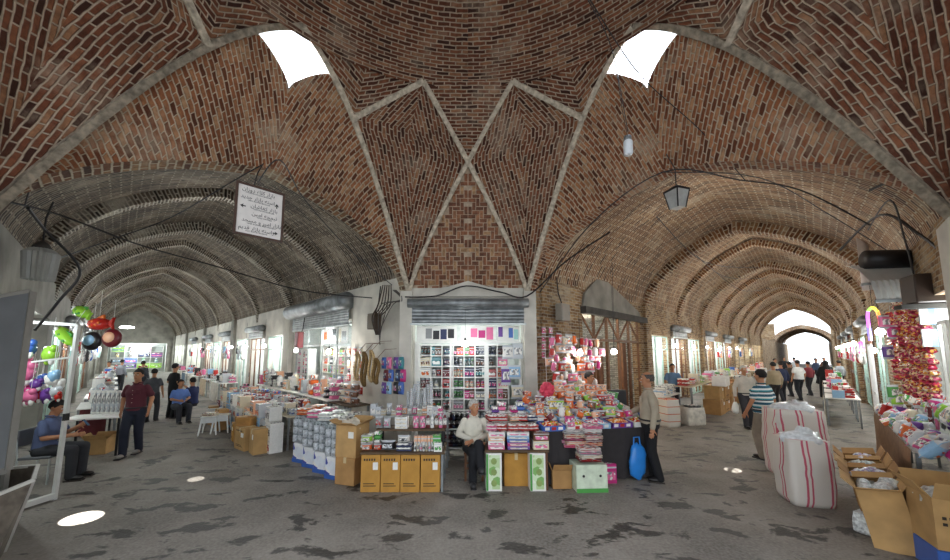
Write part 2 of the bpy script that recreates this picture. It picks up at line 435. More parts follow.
for side in (1, -1):
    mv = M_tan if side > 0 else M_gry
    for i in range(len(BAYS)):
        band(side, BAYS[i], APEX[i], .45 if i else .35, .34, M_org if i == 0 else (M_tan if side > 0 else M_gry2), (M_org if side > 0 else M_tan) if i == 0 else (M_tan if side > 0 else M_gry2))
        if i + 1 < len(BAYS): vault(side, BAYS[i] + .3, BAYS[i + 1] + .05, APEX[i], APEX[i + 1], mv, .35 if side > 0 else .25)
        if i + 1 < len(BAYS) and i > 0 or (side < 0 and i == 0):   # intermediate ribs
            tm = (BAYS[i] + BAYS[i + 1]) / 2 if i + 1 < len(BAYS) else None
            if tm: band(side, tm, (APEX[i] + APEX[i + 1]) / 2 + .3, .3, .22, M_tan if side > 0 else M_gry2, M_tan if side > 0 else M_gry2)
# floor
mb = MB(); mb.add([(-60, -6, 0), (60, -6, 0), (60, 70, 0), (-60, 70, 0)], [(0, 1, 2, 3)])
m, nt, b = newmat('worn_asphalt'); tc = N(nt, 'ShaderNodeTexCoord')
n1 = N(nt, 'ShaderNodeTexNoise', Scale=.9, Detail=7.0, Roughness=.62); n2 = N(nt, 'ShaderNodeTexNoise', Scale=30.0, Detail=4.0)
mp = N(nt, 'ShaderNodeMapping'); mp.inputs['Scale'].default_value = (1.0, 1.7, 1); nt.links.new(tc.outputs['Object'], mp.inputs[0])
n3 = N(nt, 'ShaderNodeTexNoise', Scale=1.7, Detail=6.0, Roughness=.62, Distortion=.3); nt.links.new(mp.outputs[0], n3.inputs[0])
for n in (n1, n2): nt.links.new(tc.outputs['Object'], n.inputs[0])
c = ramp(nt, n1.outputs[0], [(.3, lin('#5f5a53')), (.5, lin('#7b756d')), (.72, lin('#948d84'))])
c = mixc(nt, ramp(nt, n2.outputs[0], [(.35, (.0, .0, .0)), (.8, (.5, .5, .5))]), c, lin('#a8a29a'))
st = ramp(nt, n3.outputs[0], [(.555, (0, 0, 0)), (.60, (.85, .85, .85))])
c = mixc(nt, st, c, lin('#24211e'))
nt.links.new(c, b.inputs['Base Color'])
nt.links.new(ramp(nt, n3.outputs[0], [(.5, (.8, .8, .8)), (.62, (.5, .5, .5))]), b.inputs['Roughness'])
bp = N(nt, 'ShaderNodeBump', Strength=.35, Distance=.02); nt.links.new(n2.outputs[0], bp.inputs['Height']); nt.links.new(bp.outputs[0], b.inputs['Normal'])
struct(mb.obj('floor', m))
# ================================================================ GOODS FACTORY
class Fr:
    def __init__(s, o, deg): s.o = Vector((o[0], o[1], 0)); s.a = radians(deg); s.X = Vector((cos(s.a), sin(s.a), 0)); s.Y = Vector((-sin(s.a), cos(s.a), 0))
    def p(s, X, v, z=0): return s.o + s.X * X + s.Y * v + Vector((0, 0, z))
    def hit(s, px, py, v=0.0):
        r = ray(px, py); o = Vector((0, 0, CAMH)); b = s.o + s.Y * v; k = (b - o).dot(s.Y) / r.dot(s.Y)
        q = o + r * k; return (q - s.o).dot(s.X), q.z
    def put(s, o, X, v, z=0, r=0): o.location = s.p(X, v, z); o.rotation_euler = (0, 0, s.a + r); return o
W0 = Fr((0, 7.6), 0); W1 = Fr((1.3, 7.6), 45); W2 = Fr((-1.3, 7.6), -45); W3 = Fr((5.3, 3.6), -135); W4 = Fr((-5.3, 3.6), 135)
USED = {}
def uq(l):
    n = USED.get(l, 0); USED[l] = n + 1
    return l if n == 0 else '%s, %s one' % (l, ORD[n] if n < len(ORD) else 'last')
HEX = {'white': '#e8e6e0', 'cream': '#ddd0b4', 'red': '#b8281f', 'pink': '#e0709a', 'magenta': '#c02a78', 'orange': '#dc6a2a', 'yellow': '#d8b83a', 'green': '#4e9a48', 'lime': '#93c83e', 'blue': '#3b62ae', 'navy': '#232c52', 'sky blue': '#8fb8d8', 'purple': '#6b3f92', 'black': '#1e1c1e', 'grey': '#8b8b8b', 'brown': '#6b4228', 'silver': '#c2c6ca', 'teal': '#2e7f86', 'maroon': '#6a1e26', 'peach': '#eab38e', 'turquoise': '#a5d6cf'}
def cm(c, rough=.45, **k): return plain(HEX.get(c, c), rough, var=.05, name='colour_' + c.replace(' ', '_').replace('#', ''), **k)
PROTO = {}
def proto(kind, c1, c2='white'):
    key = (kind, c1, c2)
    if key in PROTO: return PROTO[key]
    b = MB(); q = {HEX.get(c, c) for c in (c1, c2)}; M = [cm(c1), candy([HEX.get(c2, c2), HEX.get(c1, c1), '#e8e6e0', HEX.get(c2, c2), HEX['grey'] if c2 != 'grey' else '#333333'], 6.5, .4), cm('silver')]
    sm = False
    if kind == 'product_box':
        b.box(-.5, .5, -.5, .5, 0, 1)
        b.box(-.4, .4, -.515, -.5, .18, .6, 1); b.box(-.5, .5, -.51, -.5, .78, .86, 2); b.box(-.3, .3, -.4, .4, 1, 1.01, 1)
    elif kind == 'bottle':
        b.lathe([(.42, 0), (.48, .04), (.48, .2), (.48, .5), (.48, .62), (.3, .74), (.16, .8), (.2, .82), (.2, .98), (.1, 1)], 12, [0, 0, 1, 1, 0, 0, 2, 2, 2]); sm = True
    elif kind == 'jar':
        b.lathe([(.44, 0), (.5, .06), (.5, .72), (.42, .8), (.46, .8), (.46, .97), (.4, 1)], 12, [0, 1, 0, 0, 2, 2]); sm = True
    elif kind == 'wrapped_roll':
        b.lathe([(.3, 0), (.47, .03), (.5, .1), (.5, .9), (.47, .97), (.12, 1), (.12, .96)], 14, [0, 0, 1 if c2 != 'white' else 0, 0, 0, 1]); sm = True
    elif kind == 'cup_tower':
        pr = []
        for i in range(14): pr += [(.36, i / 14), (.48, i / 14 + .05)]
        b.lathe(pr, 12, [0, 1] * 13 + [0]); sm = False
    elif kind == 'folded_cloth':
        for i in range(4):
            z0, z1 = i * .25, i * .25 + .23; o = R.uniform(-.03, .03)
            b.lathe([(.36, z0), (.66, z0 + .03), (.69, (z0 + z1) / 2), (.66, z1 - .03), (.36, z1)], 4, 1 if i % 2 else 0)
        b.v = [((x + y) * .72, (y - x) * .72, z) for x, y, z in b.v]
    elif kind in ('packet', 'gift_bag'):
        n = 7; vs = []; 
        for s in (-1, 1):
            for i in range(n + 1):
                for j in range(n + 1):
                    x = -.5 + i / n; z = j / n; e = (1 - abs(2 * x) ** 3) * (1 - abs(2 * z - 1) ** 3)
                    wv = .07 * noise.noise(Vector((x * 6, z * 6, s + len(PROTO))))
                    vs.append((x * (1 - .12 * (1 - abs(2 * z - 1) ** 2)), s * (.03 + .42 * e ** .6) + wv * e, z))
        fs = []; mm = []; T = (n + 1) ** 2
        for s in (0, 1):
            for i in range(n):
                for j in range(n):
                    a = s * T + i * (n + 1) + j; q = (a, a + n + 1, a + n + 2, a + 1); fs.append(q if s == 0 else q[::-1]); mm.append(1 if (1 <= i <= 5 and 2 <= j <= 4) else (2 if j in (0, n - 1) and kind == 'packet' else 0))
        rim = [(i, 0) for i in range(n)] + [(n, j) for j in range(n)] + [(n - i, n) for i in range(n)] + [(0, n - j) for j in range(n)]
        for k in range(len(rim)):
            (i, j), (u, v) = rim[k], rim[(k + 1) % len(rim)]; a = i * (n + 1) + j; c = u * (n + 1) + v; fs.append((c, a, a + T, c + T)); mm.append(0)
        b.add(vs, fs, mm)
        if kind == 'gift_bag': b.tube([(-.2, 0, .97), (-.18, 0, 1.15), (0, 0, 1.22), (.18, 0, 1.15), (.2, 0, .97)], .02, 4, 2)
        sm = True
    elif kind == 'soft_toy':
        b.ball((0, 0, .33), .42, .36, .34, 10, 7); b.ball((0, -.06, .75), .28, .26, .25, 10, 7, 1); b.ball((-.24, 0, .95), .1, m=0); b.ball((.24, 0, .95), .1, m=0); b.ball((-.4, -.1, .45), .14, .12, .2, m=1); b.ball((.4, -.1, .45), .14, .12, .2, m=1); sm = True
    me = b.mesh(kind, M, sm)
    PROTO[key] = me; return me
def good(kind, c1, c2, F, X, v, z, w, d, h, label, cat=None, group=None, rot=0.0, tilt=0):
    o = link((cat or kind).replace(' ', '_'), proto(kind, c1, c2)); o.scale = (w, d, h)
    if F is None: o.location = (X, v, z); o.rotation_euler = (tilt, 0, rot)
    else: F.put(o, X, v, z, rot); o.rotation_euler.x = tilt
    tag(o, uq(label), cat or kind.replace('_', ' '), group)
    return o
KINDS = ['product_box', 'product_box', 'bottle', 'jar', 'wrapped_roll', 'packet', 'folded_cloth']
NOUN = {'product_box': 'box', 'bottle': 'bottle', 'jar': 'jar', 'wrapped_roll': 'wrapped roll', 'packet': 'packet', 'folded_cloth': 'folded cloth', 'cup_tower': 'stack of nested cups', 'gift_bag': 'gift bag', 'soft_toy': 'soft toy'}
def shelf_unit(F, X0, X1, v, Z0, Z1, cols, rows, place, mat=None, depth=.3, kinds=KINDS, pal=None, fill=.9, ref='pillar', per=None, group=None, back=True, step=0, label=None):
    mat = mat or cm('white'); w = X1 - X0; cw = w / cols; rh = (Z1 - Z0) / rows
    root = empty('shelving_unit', F.p((X0 + X1) / 2, v, Z0), F.a, uq(label or 'open shelving packed with small goods inside the ' + place), 'shelving')
    t = .025
    for c in range(cols + 1):
        x = -w / 2 + c * cw; MB().box(x - t / 2, x + t / 2, 0, depth, 0, Z1 - Z0).obj('upright', mat, root)
    for r in range(rows + 1): MB().box(-w / 2, w / 2, .01, depth, r * rh - t / 2, r * rh + t / 2).obj('shelf', mat, root)
    if back: MB().box(-w / 2, w / 2, depth, depth + .02, 0, Z1 - Z0).obj('back_panel', cm('#8f948f'), root)
    pal = pal or list(HEX)
    for r in range(rows):
        for c in range(cols):
            if R.random() > fill: continue
            k = R.choice(kinds); n = per or R.choice([1, 2, 2, 3]); iw = (cw - t - .01) / n; hh = (rh - t) * R.uniform(.78, .96)
            c1 = R.choice(pal); c2 = R.choice(pal)
            for i in range(n):
                if n > 1 and R.random() < .35: c1 = R.choice(pal)
                ww = iw * .98; hx = hh * R.uniform(.9, 1.04)
                if k in ('bottle', 'jar', 'wrapped_roll', 'cup_tower'): ww = min(ww, hx * .6)
                good(k, c1, c2, F, X0 + c * cw + t / 2 + iw * (i + .5), v + .02 + min(depth - .06, .2) / 2, Z0 + r * rh + t / 2 + .001, ww, min(depth - .06, .2), hx,
                     '%s %s, %s column, %s shelf up, %s' % (c1, NOUN[k], ORD[c], ORD[r], place), None, group or 'goods shelved in the ' + place)
    return root
def bulb(loc, energy=25, label='glowing bare bulb hanging over the goods', cord=.5, r=.045, col=(1, .96, .9), vis=True, cool=False):
    if cool: col = (.86, .96, 1)
    root = empty('hanging_bulb', Vector(loc), 0, uq(label), 'lamp', 'bare bulbs')
    e = plain('#ffffff', .3, emit=14, var=0, name='glowing_glass'); k = cm('black')
    MB().lathe([(.01, -.075), (r * .8, -.06), (r, -.02), (r * .7, .03), (.016, .06)], 12).obj('glass', e, root, smooth=True)
    MB().lathe([(.018, .055), (.022, .06), (.022, .1), (.008, .12)], 8).obj('socket', k, root)
    MB().tube([(0, 0, .11), (.004, 0, .11 + cord / 2), (0, 0, .11 + cord)], .004, 4).obj('cord', k, root)
    l = bpy.data.lights.new('bulb_light', 'POINT'); l.energy = energy; l.color = col; l.shadow_soft_size = .08
    lo = bpy.data.objects.new('bulb_light', l); COL.objects.link(lo); lo.location = Vector(loc) + Vector((0, 0, -.14))
    return root
M_card = plain('#a87f4e', .85, var=.12, scale=5, name='corrugated_card'); M_card2 = plain('#b9935f', .85, var=.12, scale=5, name='corrugated_card'); M_card3 = plain('#b8873c', .85, var=.1, scale=5, name='corrugated_card')
M_tape = plain('#c9b48a', .3, var=.1, name='packing_tape'); M_ink = plain('#2b221a', .7, name='print_ink')
def carton(loc, rz, w, d, h, label, mat=None, open_=False, prints='lines', group=None, sticker=True, flaps=(1, 1, 1, 1), fang=.5, tape=True, fillmat=None):
    root = empty('carton', loc, rz, uq(label), 'carton', group); mat = mat or M_card; x, y = w / 2, d / 2
    b = MB()
    if not open_:
        b.box(-x, x, -y, y, 0, h); bevel(b.obj('body', mat, root), .006)
    else:
        t = .008
        b.box(-x, x, -y, -y + t, 0, h); b.box(-x, x, y - t, y, 0, h); b.box(-x, -x + t, -y + t, y - t, 0, h); b.box(x - t, x, -y + t, y - t, 0, h); b.box(-x + t, x - t, -y + t, y - t, 0, .01)
        b.obj('body', mat, root)
        L = min(w, d) * .42
        for k, (a, (cx, cy, ln)) in enumerate(((0, (0, -y, w)), (pi / 2, (x, 0, d)), (pi, (0, y, w)), (-pi / 2, (-x, 0, d)))):
            if not flaps[k]: continue
            g = fang * flaps[k] * R.uniform(.8, 1.15)
            o = MB().box(-ln / 2 + .004, ln / 2 - .004, -L, 0, -.004, .004).obj('flap', mat, root); o.location = (cx, cy, h); o.rotation_euler = (g, 0, a)
        if fillmat:
            q = MB()
            for i in range(9):
                q.ball((R.uniform(-x * .6, x * .6), R.uniform(-y * .6, y * .6), h - .05 + R.uniform(-.03, .03)), min(x, y) * .55, min(x, y) * .5, .09, 9, 6, 0, wob=.5, seed=i)
            tag(q.obj('wrapped_contents', fillmat, root, smooth=True), kind='stuff')
    if tape and not open_: MB().box(-.025, .025, -y - .002, y + .002, h * .8, h + .002).obj('tape', M_tape, root)
    q = MB(); f = -y - .002
    if prints == 'lines':
        for i in range(2): q.box(-w * .36, w * .3 - i * w * .1, f, f + .002, h * (.16 + .06 * i), h * (.16 + .06 * i) + h * .022)
        for i in range(5): q.box(-w * .36 + i * w * .13, -w * .36 + i * w * .13 + w * .08, f, f + .002, h * .84, h * .9)
    elif prints == 'marks':
        for i in range(9): q.box(-w * .4 + i * w * .09, -w * .4 + i * w * .09 + w * .055, f, f + .002, h * .6, h * .66); q.box(-w * .4 + i * w * .09, -w * .4 + i * w * .09 + w * .06, f, f + .002, h * .48, h * .54)
        q.lathe([(w * .05, 0), (w * .05, .001)], 12, 0, (0, 0, 0)); q.v[-24:] = [(vx, f, vy + h * .3) for vx, vy, vz in q.v[-24:]]
    if q.v: q.obj('print', M_ink, root)
    if sticker: MB().box(w * .12, w * .38, f - .001, f + .001, h * .6, h * .8).obj('sticker', cm('white'), root)
    return root
def table(loc, rz, w, d, h, label, top=None, leg=None, cloth=None):
    root = empty('stall_table', loc, rz, uq(label), 'table'); top = top or plain('#5a4630', .7, name='table_wood'); leg = leg or M_steel
    bevel(MB().box(-w / 2, w / 2, -d / 2, d / 2, h - .03, h).obj('table_top', top, root), .004)
    for i in (-1, 1):
        for j in (-1, 1): MB().box(i * (w / 2 - .04) - .018, i * (w / 2 - .04) + .018, j * (d / 2 - .04) - .018, j * (d / 2 - .04) + .018, 0, h - .03).obj('leg', leg, root)
    if cloth:
        b = MB(); n = int(w / .05); vs = []
        for i in range(n + 1):
            x = -w / 2 + w * i / n
            for k, z in enumerate((h + .002, h - .12, .25, .04)): vs.append((x, -d / 2 - .012 - .02 * k * (1 + sin(x * 31 + k)) * .5, z))
        b.add(vs, [(i * 4 + k, i * 4 + 4 + k, i * 4 + 5 + k, i * 4 + 1 + k) for i in range(n) for k in range(3)]); o = b.obj('cloth_skirt', cloth, root, smooth=True)
    return root
def sack(loc, rz, w, d, h, label, mat, top='gather', group=None, lean=0, topmat=None):
    root = empty('sack', loc, rz, uq(label), 'sack', group); root.rotation_euler.x = lean
    n = 24; pr = []; vs = []; k = 14; sd = R.random() * 50
    for i in range(k + 1):
        t = i / k; z = h * t; s = (.93 + .07 * sin(pi * min(1, t * 1.1 + .05)) ** .5)
        if t < .05: s *= .95 + t
        if top == 'gather' and t > .86: s *= 1 - (t - .86) * 5.2
        for j in range(n):
            a = 2 * pi * j / n; c, q = cos(a), sin(a); e = .24
            x = abs(c) ** e * (1 if c > 0 else -1) * w / 2; y = abs(q) ** e * (1 if q > 0 else -1) * d / 2
            wv = 1 + .055 * noise.noise(Vector((c * 2, q * 2, z * 5 + sd))) + .02 * noise.noise(Vector((c * 7, q * 7, z * 14 + sd)))
            vs.append((x * s * wv, y * s * wv, z + (.03 * noise.noise(Vector((c * 2, q * 2, sd))) if i == k else 0)))
    b = MB(); b.add(vs, [(i * n + j, i * n + (j + 1) % n, (i + 1) * n + (j + 1) % n, (i + 1) * n + j) for i in range(k) for j in range(n)] + [tuple(range(n - 1, -1, -1)), tuple(range(k * n, (k + 1) * n))])
    b.obj('body', mat, root, smooth=True)
    if top == 'gather': MB().lathe([(.03, 0), (.035, .02), (.03, .04), (.07, .12), (.09, .15)], 10, 0, (0, 0, h - .02)).obj('tied_neck', mat, root, smooth=True)
    elif top == 'film':
        q = MB(); q.ball((0, 0, h), w * .44, d * .44, .09, 16, 8, 0, wob=.6, seed=sd); q.ball((w * .1, 0, h + .06), w * .18, d * .2, .09, 10, 6, 0, wob=.8, seed=sd + 3); q.obj('film_cover', topmat or mat, root, smooth=True)
    return root
# ================================================================ SHOP WALLS
M_wood = plain('#6b4222', .6, var=.25, scale=7, name='stained_wood'); M_wood2 = plain('#70492a', .6, var=.25, scale=7, name='stained_wood')
M_alu = plain('#b9bdbb', .4, .5, var=.08, name='aluminium'); M_mint = plain('#a9c4b8', .6, var=.15, name='painted_frame')
M_oldbrick = brick('brick_wall', ['#6e5238', '#8a6a48', '#a08058', '#ae9068', '#baa584'], '#b8ac98', bw=.24, rh=.075, ms=.014, pale=.6)
M_whbrick = brick('brick_white', ['#8b8a84', '#a5a49d', '#b9b8b0', '#cbcac2'], '#6d6b66', bw=.2, rh=.07, ms=.012, dirt=.1, pale=.2)
HT = 3.8
def wallmesh(F, boxes, mat, name):
    b = MB()
    for (xa, xb, va, vb, za, zb) in boxes:
        pts = [F.p(x, v, z) for z in (za, zb) for (x, v) in ((xa, va), (xb, va), (xb, vb), (xa, vb))]
        L = []
        fs = [(0, 3, 2, 1), (4, 5, 6, 7), (0, 1, 5, 4), (1, 2, 6, 5), (2, 3, 7, 6), (3, 0, 4, 7)]
        loc = [(x, v, z) for z in (za, zb) for (x, v) in ((xa, va), (xb, va), (xb, vb), (xa, vb))]
        for k, f in enumerate(fs):
            ax = (0, 1) if k < 2 else ((0, 2) if k in (2, 4) else (1, 2))
            b.add([pts[i] for i in f], [(0, 1, 2, 3)], 0, [(loc[i][ax[0]], loc[i][ax[1]]) for i in f])
    return struct(b.obj(name, mat))
def recess(F, xa, xb, top, depth, mat=None):
    mat = mat or M_inner
    wallmesh(F, [(xa - .1, xb + .1, depth, depth + .1, 0, top + .1), (xa - .1, xa, .3, depth, 0, top + .1), (xb, xb + .1, .3, depth, 0, top + .1), (xa, xb, .3, depth, top, top + .1)], mat, 'wall_back')
def wall(F, X0, X1, opens, mat, name, top=HT):
    bx = []; x = X0
    for (a, b, z) in sorted(opens):
        if a > x: bx.append((x, a, 0, .3, 0, top))
        bx.append((a, b, 0, .3, z, top)); x = b
    if X1 > x: bx.append((x, X1, 0, .3, 0, top))
    wallmesh(F, bx, mat, name)
def shutter(F, xa, xb, z, h, r, label, v=-.08, mat=None):
    mat = mat or M_steel; root = empty('roller_shutter', F.p((xa + xb) / 2, v, z), F.a, uq(label), 'shutter'); w = xb - xa
    MB().cyl((-w / 2 - .05, -r * .4, h + r * .5), (w / 2 + .05, -r * .4, h + r * .5), r, n=20).obj('roller_housing', mat, root, smooth=True)
    b = MB(); n = int(h / .07); prof = []
    for i in range(n):
        for k, y in ((0, 0), (.3, -.018), (.7, -.018), (1, 0)): prof.append((y, (i + k) * h / n))
    vs = []
    for y, zz in prof: vs += [(-w / 2, y, zz), (w / 2, y, zz)]
    b.add(vs, [(2 * i, 2 * i + 1, 2 * i + 3, 2 * i + 2) for i in range(len(prof) - 1)]); b.obj('slats', mat, root)
    MB().box(-w / 2, w / 2, -.03, .02, -.04, 0).obj('bottom_rail', M_alu, root)
    return root
def glazed_front(F, xa, xb, z0, z1, n, label, mat, v=.12, trans=None, xbrace=False, glass=True):
    root = empty('shop_front_frame', F.p((xa + xb) / 2, v, z0), F.a, uq(label), 'shop front'); w = xb - xa; h = z1 - z0; t = .07 if xbrace else .045
    for i in range(n + 1):
        x = -w / 2 + w * i / n; MB().box(x - t / 2, x + t / 2, -t / 2, t / 2, 0, h).obj('post', mat, root)
    for z in [0, h] + ([trans - z0] if trans else []): MB().box(-w / 2, w / 2, -t / 2 - .003, t / 2 + .003, z - t / 2, z + t / 2).obj('rail', mat, root)
    if xbrace:
        for i in range(n):
            x0 = -w / 2 + w * i / n; x1 = x0 + w / n; za, zb = (trans - z0, h) if i % 2 else (h, trans - z0)
            MB().tube([(x0, -.02, za), (x1, -.02, zb)], .03, 4).obj('brace', mat, root)
    for i in range(0, n, 2):
        x = -w / 2 + w * (i + .5) / n; d_ = MB().box(x - w / n / 2 + t / 2, x - w / n / 2 + t / 2 + .05, -.03, .0, .02, (trans - z0 if trans else h) - .03).obj('door', mat, root); MB().box(x - w / n / 2 + t, x - w / n / 2 + t + .02, -.06, -.03, .85, 1.05).obj('handle', M_steel, d_)
    if not glass: return root
    g = glassy('#e6f2f0', .06)
    MB().box(-w / 2, w / 2, -.003, .003, (trans - z0) if trans else 0, h).obj('glass', g, root)
    return root
def poster(F, x0, x1, z0, z1, v, cols, label, name='poster', frame=None):
    w, h = x1 - x0, z1 - z0; root = empty(name, F.p((x0 + x1) / 2, v, z0), F.a, uq(label), name.replace('_', ' '))
    MB().box(-w / 2, w / 2, -.006, .006, 0, h).obj('sheet', frame or cm('white'), root)
    b = MB(); n = len(cols)
    for i in range(n):
        a = -w / 2 * .92 + w * .92 * i / n; bb = -w / 2 * .92 + w * .92 * (i + .85) / n
        b.box(a, bb, -.009, -.006, h * R.uniform(.08, .3), h * R.uniform(.65, .95), i)
    b.obj('picture', [cm(c) for c in cols], root)
    return root
def shoplight(F, X, v, z, e, cool=True):
    l = bpy.data.lights.new('shop_lamp', 'POINT'); l.energy = e * .6; l.color = (.88, .97, 1) if cool else (1, .88, .7); l.shadow_soft_size = .15
    o = bpy.data.objects.new('shop_lamp', l); COL.objects.link(o); o.location = F.p(X, v, z)
def tube_lamp(F, X, v, z, w, e, label, cool=True):
    root = empty('fluorescent_lamp', F.p(X, v, z), F.a, uq(label), 'lamp')
    MB().cyl((-w / 2, 0, 0), (w / 2, 0, 0), .018, n=8).obj('tube', plain('#f4fbff', .3, emit=9, var=0, name='glowing_tube'), root, smooth=True)
    MB().box(-w / 2 - .02, w / 2 + .02, -.03, .03, .02, .06).obj('fitting', cm('white'), root)
    l = bpy.data.lights.new('tube_light', 'AREA'); l.shape = 'RECTANGLE'; l.size = w; l.size_y = .06; l.energy = e; l.color = (.88, .97, 1) if cool else (1, .9, .75)
    o = bpy.data.objects.new('tube_light', l); COL.objects.link(o); o.location = F.p(X, v - .02, z - .03); o.rotation_euler = (0, 0, F.a)

# ---- corner shop
wall(W0, -1.3, 1.3, [(-1.19, 1.19, 2.95)], M_white, 'wall_back', 3.5); recess(W0, -1.19, 1.19, 2.95, 1.3)
b = MB(); pts = [(-1.0, 3.36), (-.85, 3.44), (-.4, 3.52), (0, 3.64), (.4, 3.52), (.85, 3.44), (1.0, 3.36), (1.0, 3.3), (-1.0, 3.3)]
b.prism(pts, 7.5, 7.6); struct(b.obj('trim', M_white))
for sx in (-1, 1): wallmesh(W0, [(sx * 1.34 - .13, sx * 1.34 + .13, -.1, .2, 0, 3.42)], M_white, 'wall_back')
shutter(W0, -1.25, 1.25, 2.72, .38, .1, 'grey steel shutter rolled up above the lit corner shop')
for (a, b_, cols, l) in ((-1.15, -.25, ['white', 'grey', 'black', 'navy', 'black'], 'wide pale poster with black and white pictures under the rolled shutter'), (-.15, .62, ['white', 'pink', 'magenta', 'pink'], 'pink and white poster under the rolled shutter beside the bulb'), (.66, 1.16, ['purple', 'white', 'blue', 'turquoise'], 'purple and pale blue poster under the rolled shutter')):
    poster(W0, a, b_, 2.35, 2.68, .25, cols, l)
glazed_front(W0, -1.15, 1.15, .05, 2.32, 3, 'white metal frame of the lit corner shop', cm('white'), v=.2, glass=False)
PAL1 = ['white', 'cream', 'red', 'pink', 'black', 'grey', 'navy', 'green', 'orange', 'teal', 'maroon', 'brown', 'magenta', 'black']
shelf_unit(W0, -1.1, .92, .45, .55, 2.26, 8, 7, 'corner shop', pal=PAL1, depth=.28, fill=.97, kinds=['product_box', 'product_box', 'bottle', 'jar', 'packet'], label='white grid shelving filled with small goods in the corner shop')
tube_lamp(W0, 0, .35, 2.85, 1.4, 10, 'bright tube lamp under the ceiling of the corner shop')
shoplight(W0, 0, .3, 2.75, 8)
bulb(W0.p(-.06, -.3, 2.28), 6, 'brilliant white bulb hanging in front of the corner shop', cord=.6, r=.07, cool=True)
for i, (px, py, w, h, c) in enumerate(((508, 352, .26, .3, 'white'), (518, 352, .26, .34, 'silver'), (514, 372, .3, .3, 'sky blue'), (518, 392, .3, .3, 'cream'), (506, 378, .22, .4, 'purple'))):
    X, z = W0.hit(px, py, .05); good('packet', c, 'white', W0, X, .05, z - .15, w, .05, h, '%s card of small goods hung at the edge of the corner shop' % c, 'packet')
# clear cup towers beside the shop
for i in range(0):
    X, z = W0.hit(411 + (i % 5) * 4.2, 415, -.55)
    good('cup_tower', 'silver', 'white', W0, X, -.5 - .12 * (i // 5), 1.08, .075, .075, R.uniform(.45, .75), 'clear plastic cup tower by the white pillar, %s in line' % ORD[i], 'cups', 'towers of nested clear cups')

# ---- brick arcade alley, pier side (W1)
XB = [t - ARM for t in BAYS]
wall(W1, .32, XB[1], [(2.5, 6.8, 3.25)], M_oldbrick, 'wall_right'); recess(W1, 2.5, 6.8, 3.25, 2.4, M_whbrick)
glazed_front(W1, 2.5, 6.8, .1, 3.2, 5, 'brown timber shop front with crossed braces over the doors', M_wood2, v=.1, trans=2.45, xbrace=True)
for i, (X0, X1) in enumerate(((3.8, 4.1), (5.6, 5.9))):
    wallmesh(W1, [(X0, X1, .18, .3, 0, 2.4)], M_wood, 'trim')
b = MB(); b.prism([(2.45, 3.25), (2.6, 3.7), (3.6, 4.35), (4.7, 4.05), (6.6, 3.5), (6.85, 3.25)], -.06, .0); o = struct(b.obj('wall_right', M_grey)); W1.put(o, 0, 0); 
wallmesh(W1, [(2.3, 6.95, -.22, -.05, 3.12, 3.3)], M_dark, 'trim')
shoplight(W1, 4.2, 1.2, 2.6, 130, False)
shelf_unit(W1, 2.7, 6.6, 2.0, .3, 1.6, 7, 3, 'timber fronted shop', pal=PAL1, depth=.3)
wallmesh(W1, [(XB[1] - .25, XB[1] + .3, -.12, .3, 0, HT)], M_oldbrick, 'trim')
wallmesh(W1, [(0.5, 2.35, -.06, 0, 2.55, 3.8)], M_oldbrick, 'trim')
def rows_of_shops(F, sgn, side, specs, nm, PALS, place, wmat):
    for i in range(1, len(BAYS) - 1):
        a, b_ = XB[i], XB[i + 1]; n = 3 if i == 1 else 3; ops = []
        step = (b_ - a - .5) / n
        for k in range(n):
            x0 = a + .4 + k * step; x1 = x0 + step - .45; ops.append((x0, x1))
        lo = [(min(sgn * x0, sgn * x1), max(sgn * x0, sgn * x1), 2.75) for x0, x1 in ops]
        wall(F, min(sgn * a, sgn * b_), max(sgn * a, sgn * b_), lo, wmat, nm)
        for k, (x0, x1, z) in enumerate(lo):
            pl = '%s %s shop' % (ORD[(i - 1) * n + k], place)
            recess(F, x0, x1, z, 1.3)
            if i <= 2:
                shelf_unit(F, x0 + .1, x1 - .1, .8, .4, 2.5, 4 if i == 1 else 2, 4 if i == 1 else 3, pl, pal=PALS, depth=.28, per=1 if i > 1 else 2, label='shelving crowded with goods in the ' + pl)
                glazed_front(F, x0, x1, .1, 2.7, 3, 'painted metal front of the ' + pl, M_mint if (i + k) % 2 else M_wood, v=.05, trans=2.2)
            if i <= 3 and (k + i) % 2 == 0: shutter(F, x0, x1, 2.75, .3, .14, 'rolled up shutter over the ' + pl)
            shoplight(F, (x0 + x1) / 2, .35, 2.3, 70 if i == 1 else 90)
            # pillar shafts and small wall boxes
            if i <= 2:
                bulb(F.p((x0 + x1) / 2 + .3, -.5, 2.35), 14, 'small bright bulb hanging before the ' + pl, cord=.9, r=.06)
        wallmesh(F, [(sgn * b_ - .28, sgn * b_ + .28, -.14, .3, 0, HT)], M_oldbrick if side > 0 else M_grey, 'trim')
PALR = ['white', 'brown', 'black', 'orange', 'cream', 'red', 'pink', 'blue', 'sky blue', 'grey', 'silver', 'peach', 'green']
PALL = ['white', 'brown', 'black', 'turquoise', 'silver', 'grey', 'cream', 'teal', 'pink', 'sky blue', 'red']
rows_of_shops(W1, 1, 1, None, 'wall_right', PALR, 'inner brick arcade', M_oldbrick)
rows_of_shops(W3, -1, 1, None, 'wall_right', PALR, 'outer brick arcade', M_oldbrick)
rows_of_shops(W2, -1, -1, None, 'wall_left', PALL, 'inner grey arcade', M_white)
rows_of_shops(W4, 1, -1, None, 'wall_left', PALL, 'outer grey arcade', M_grey)
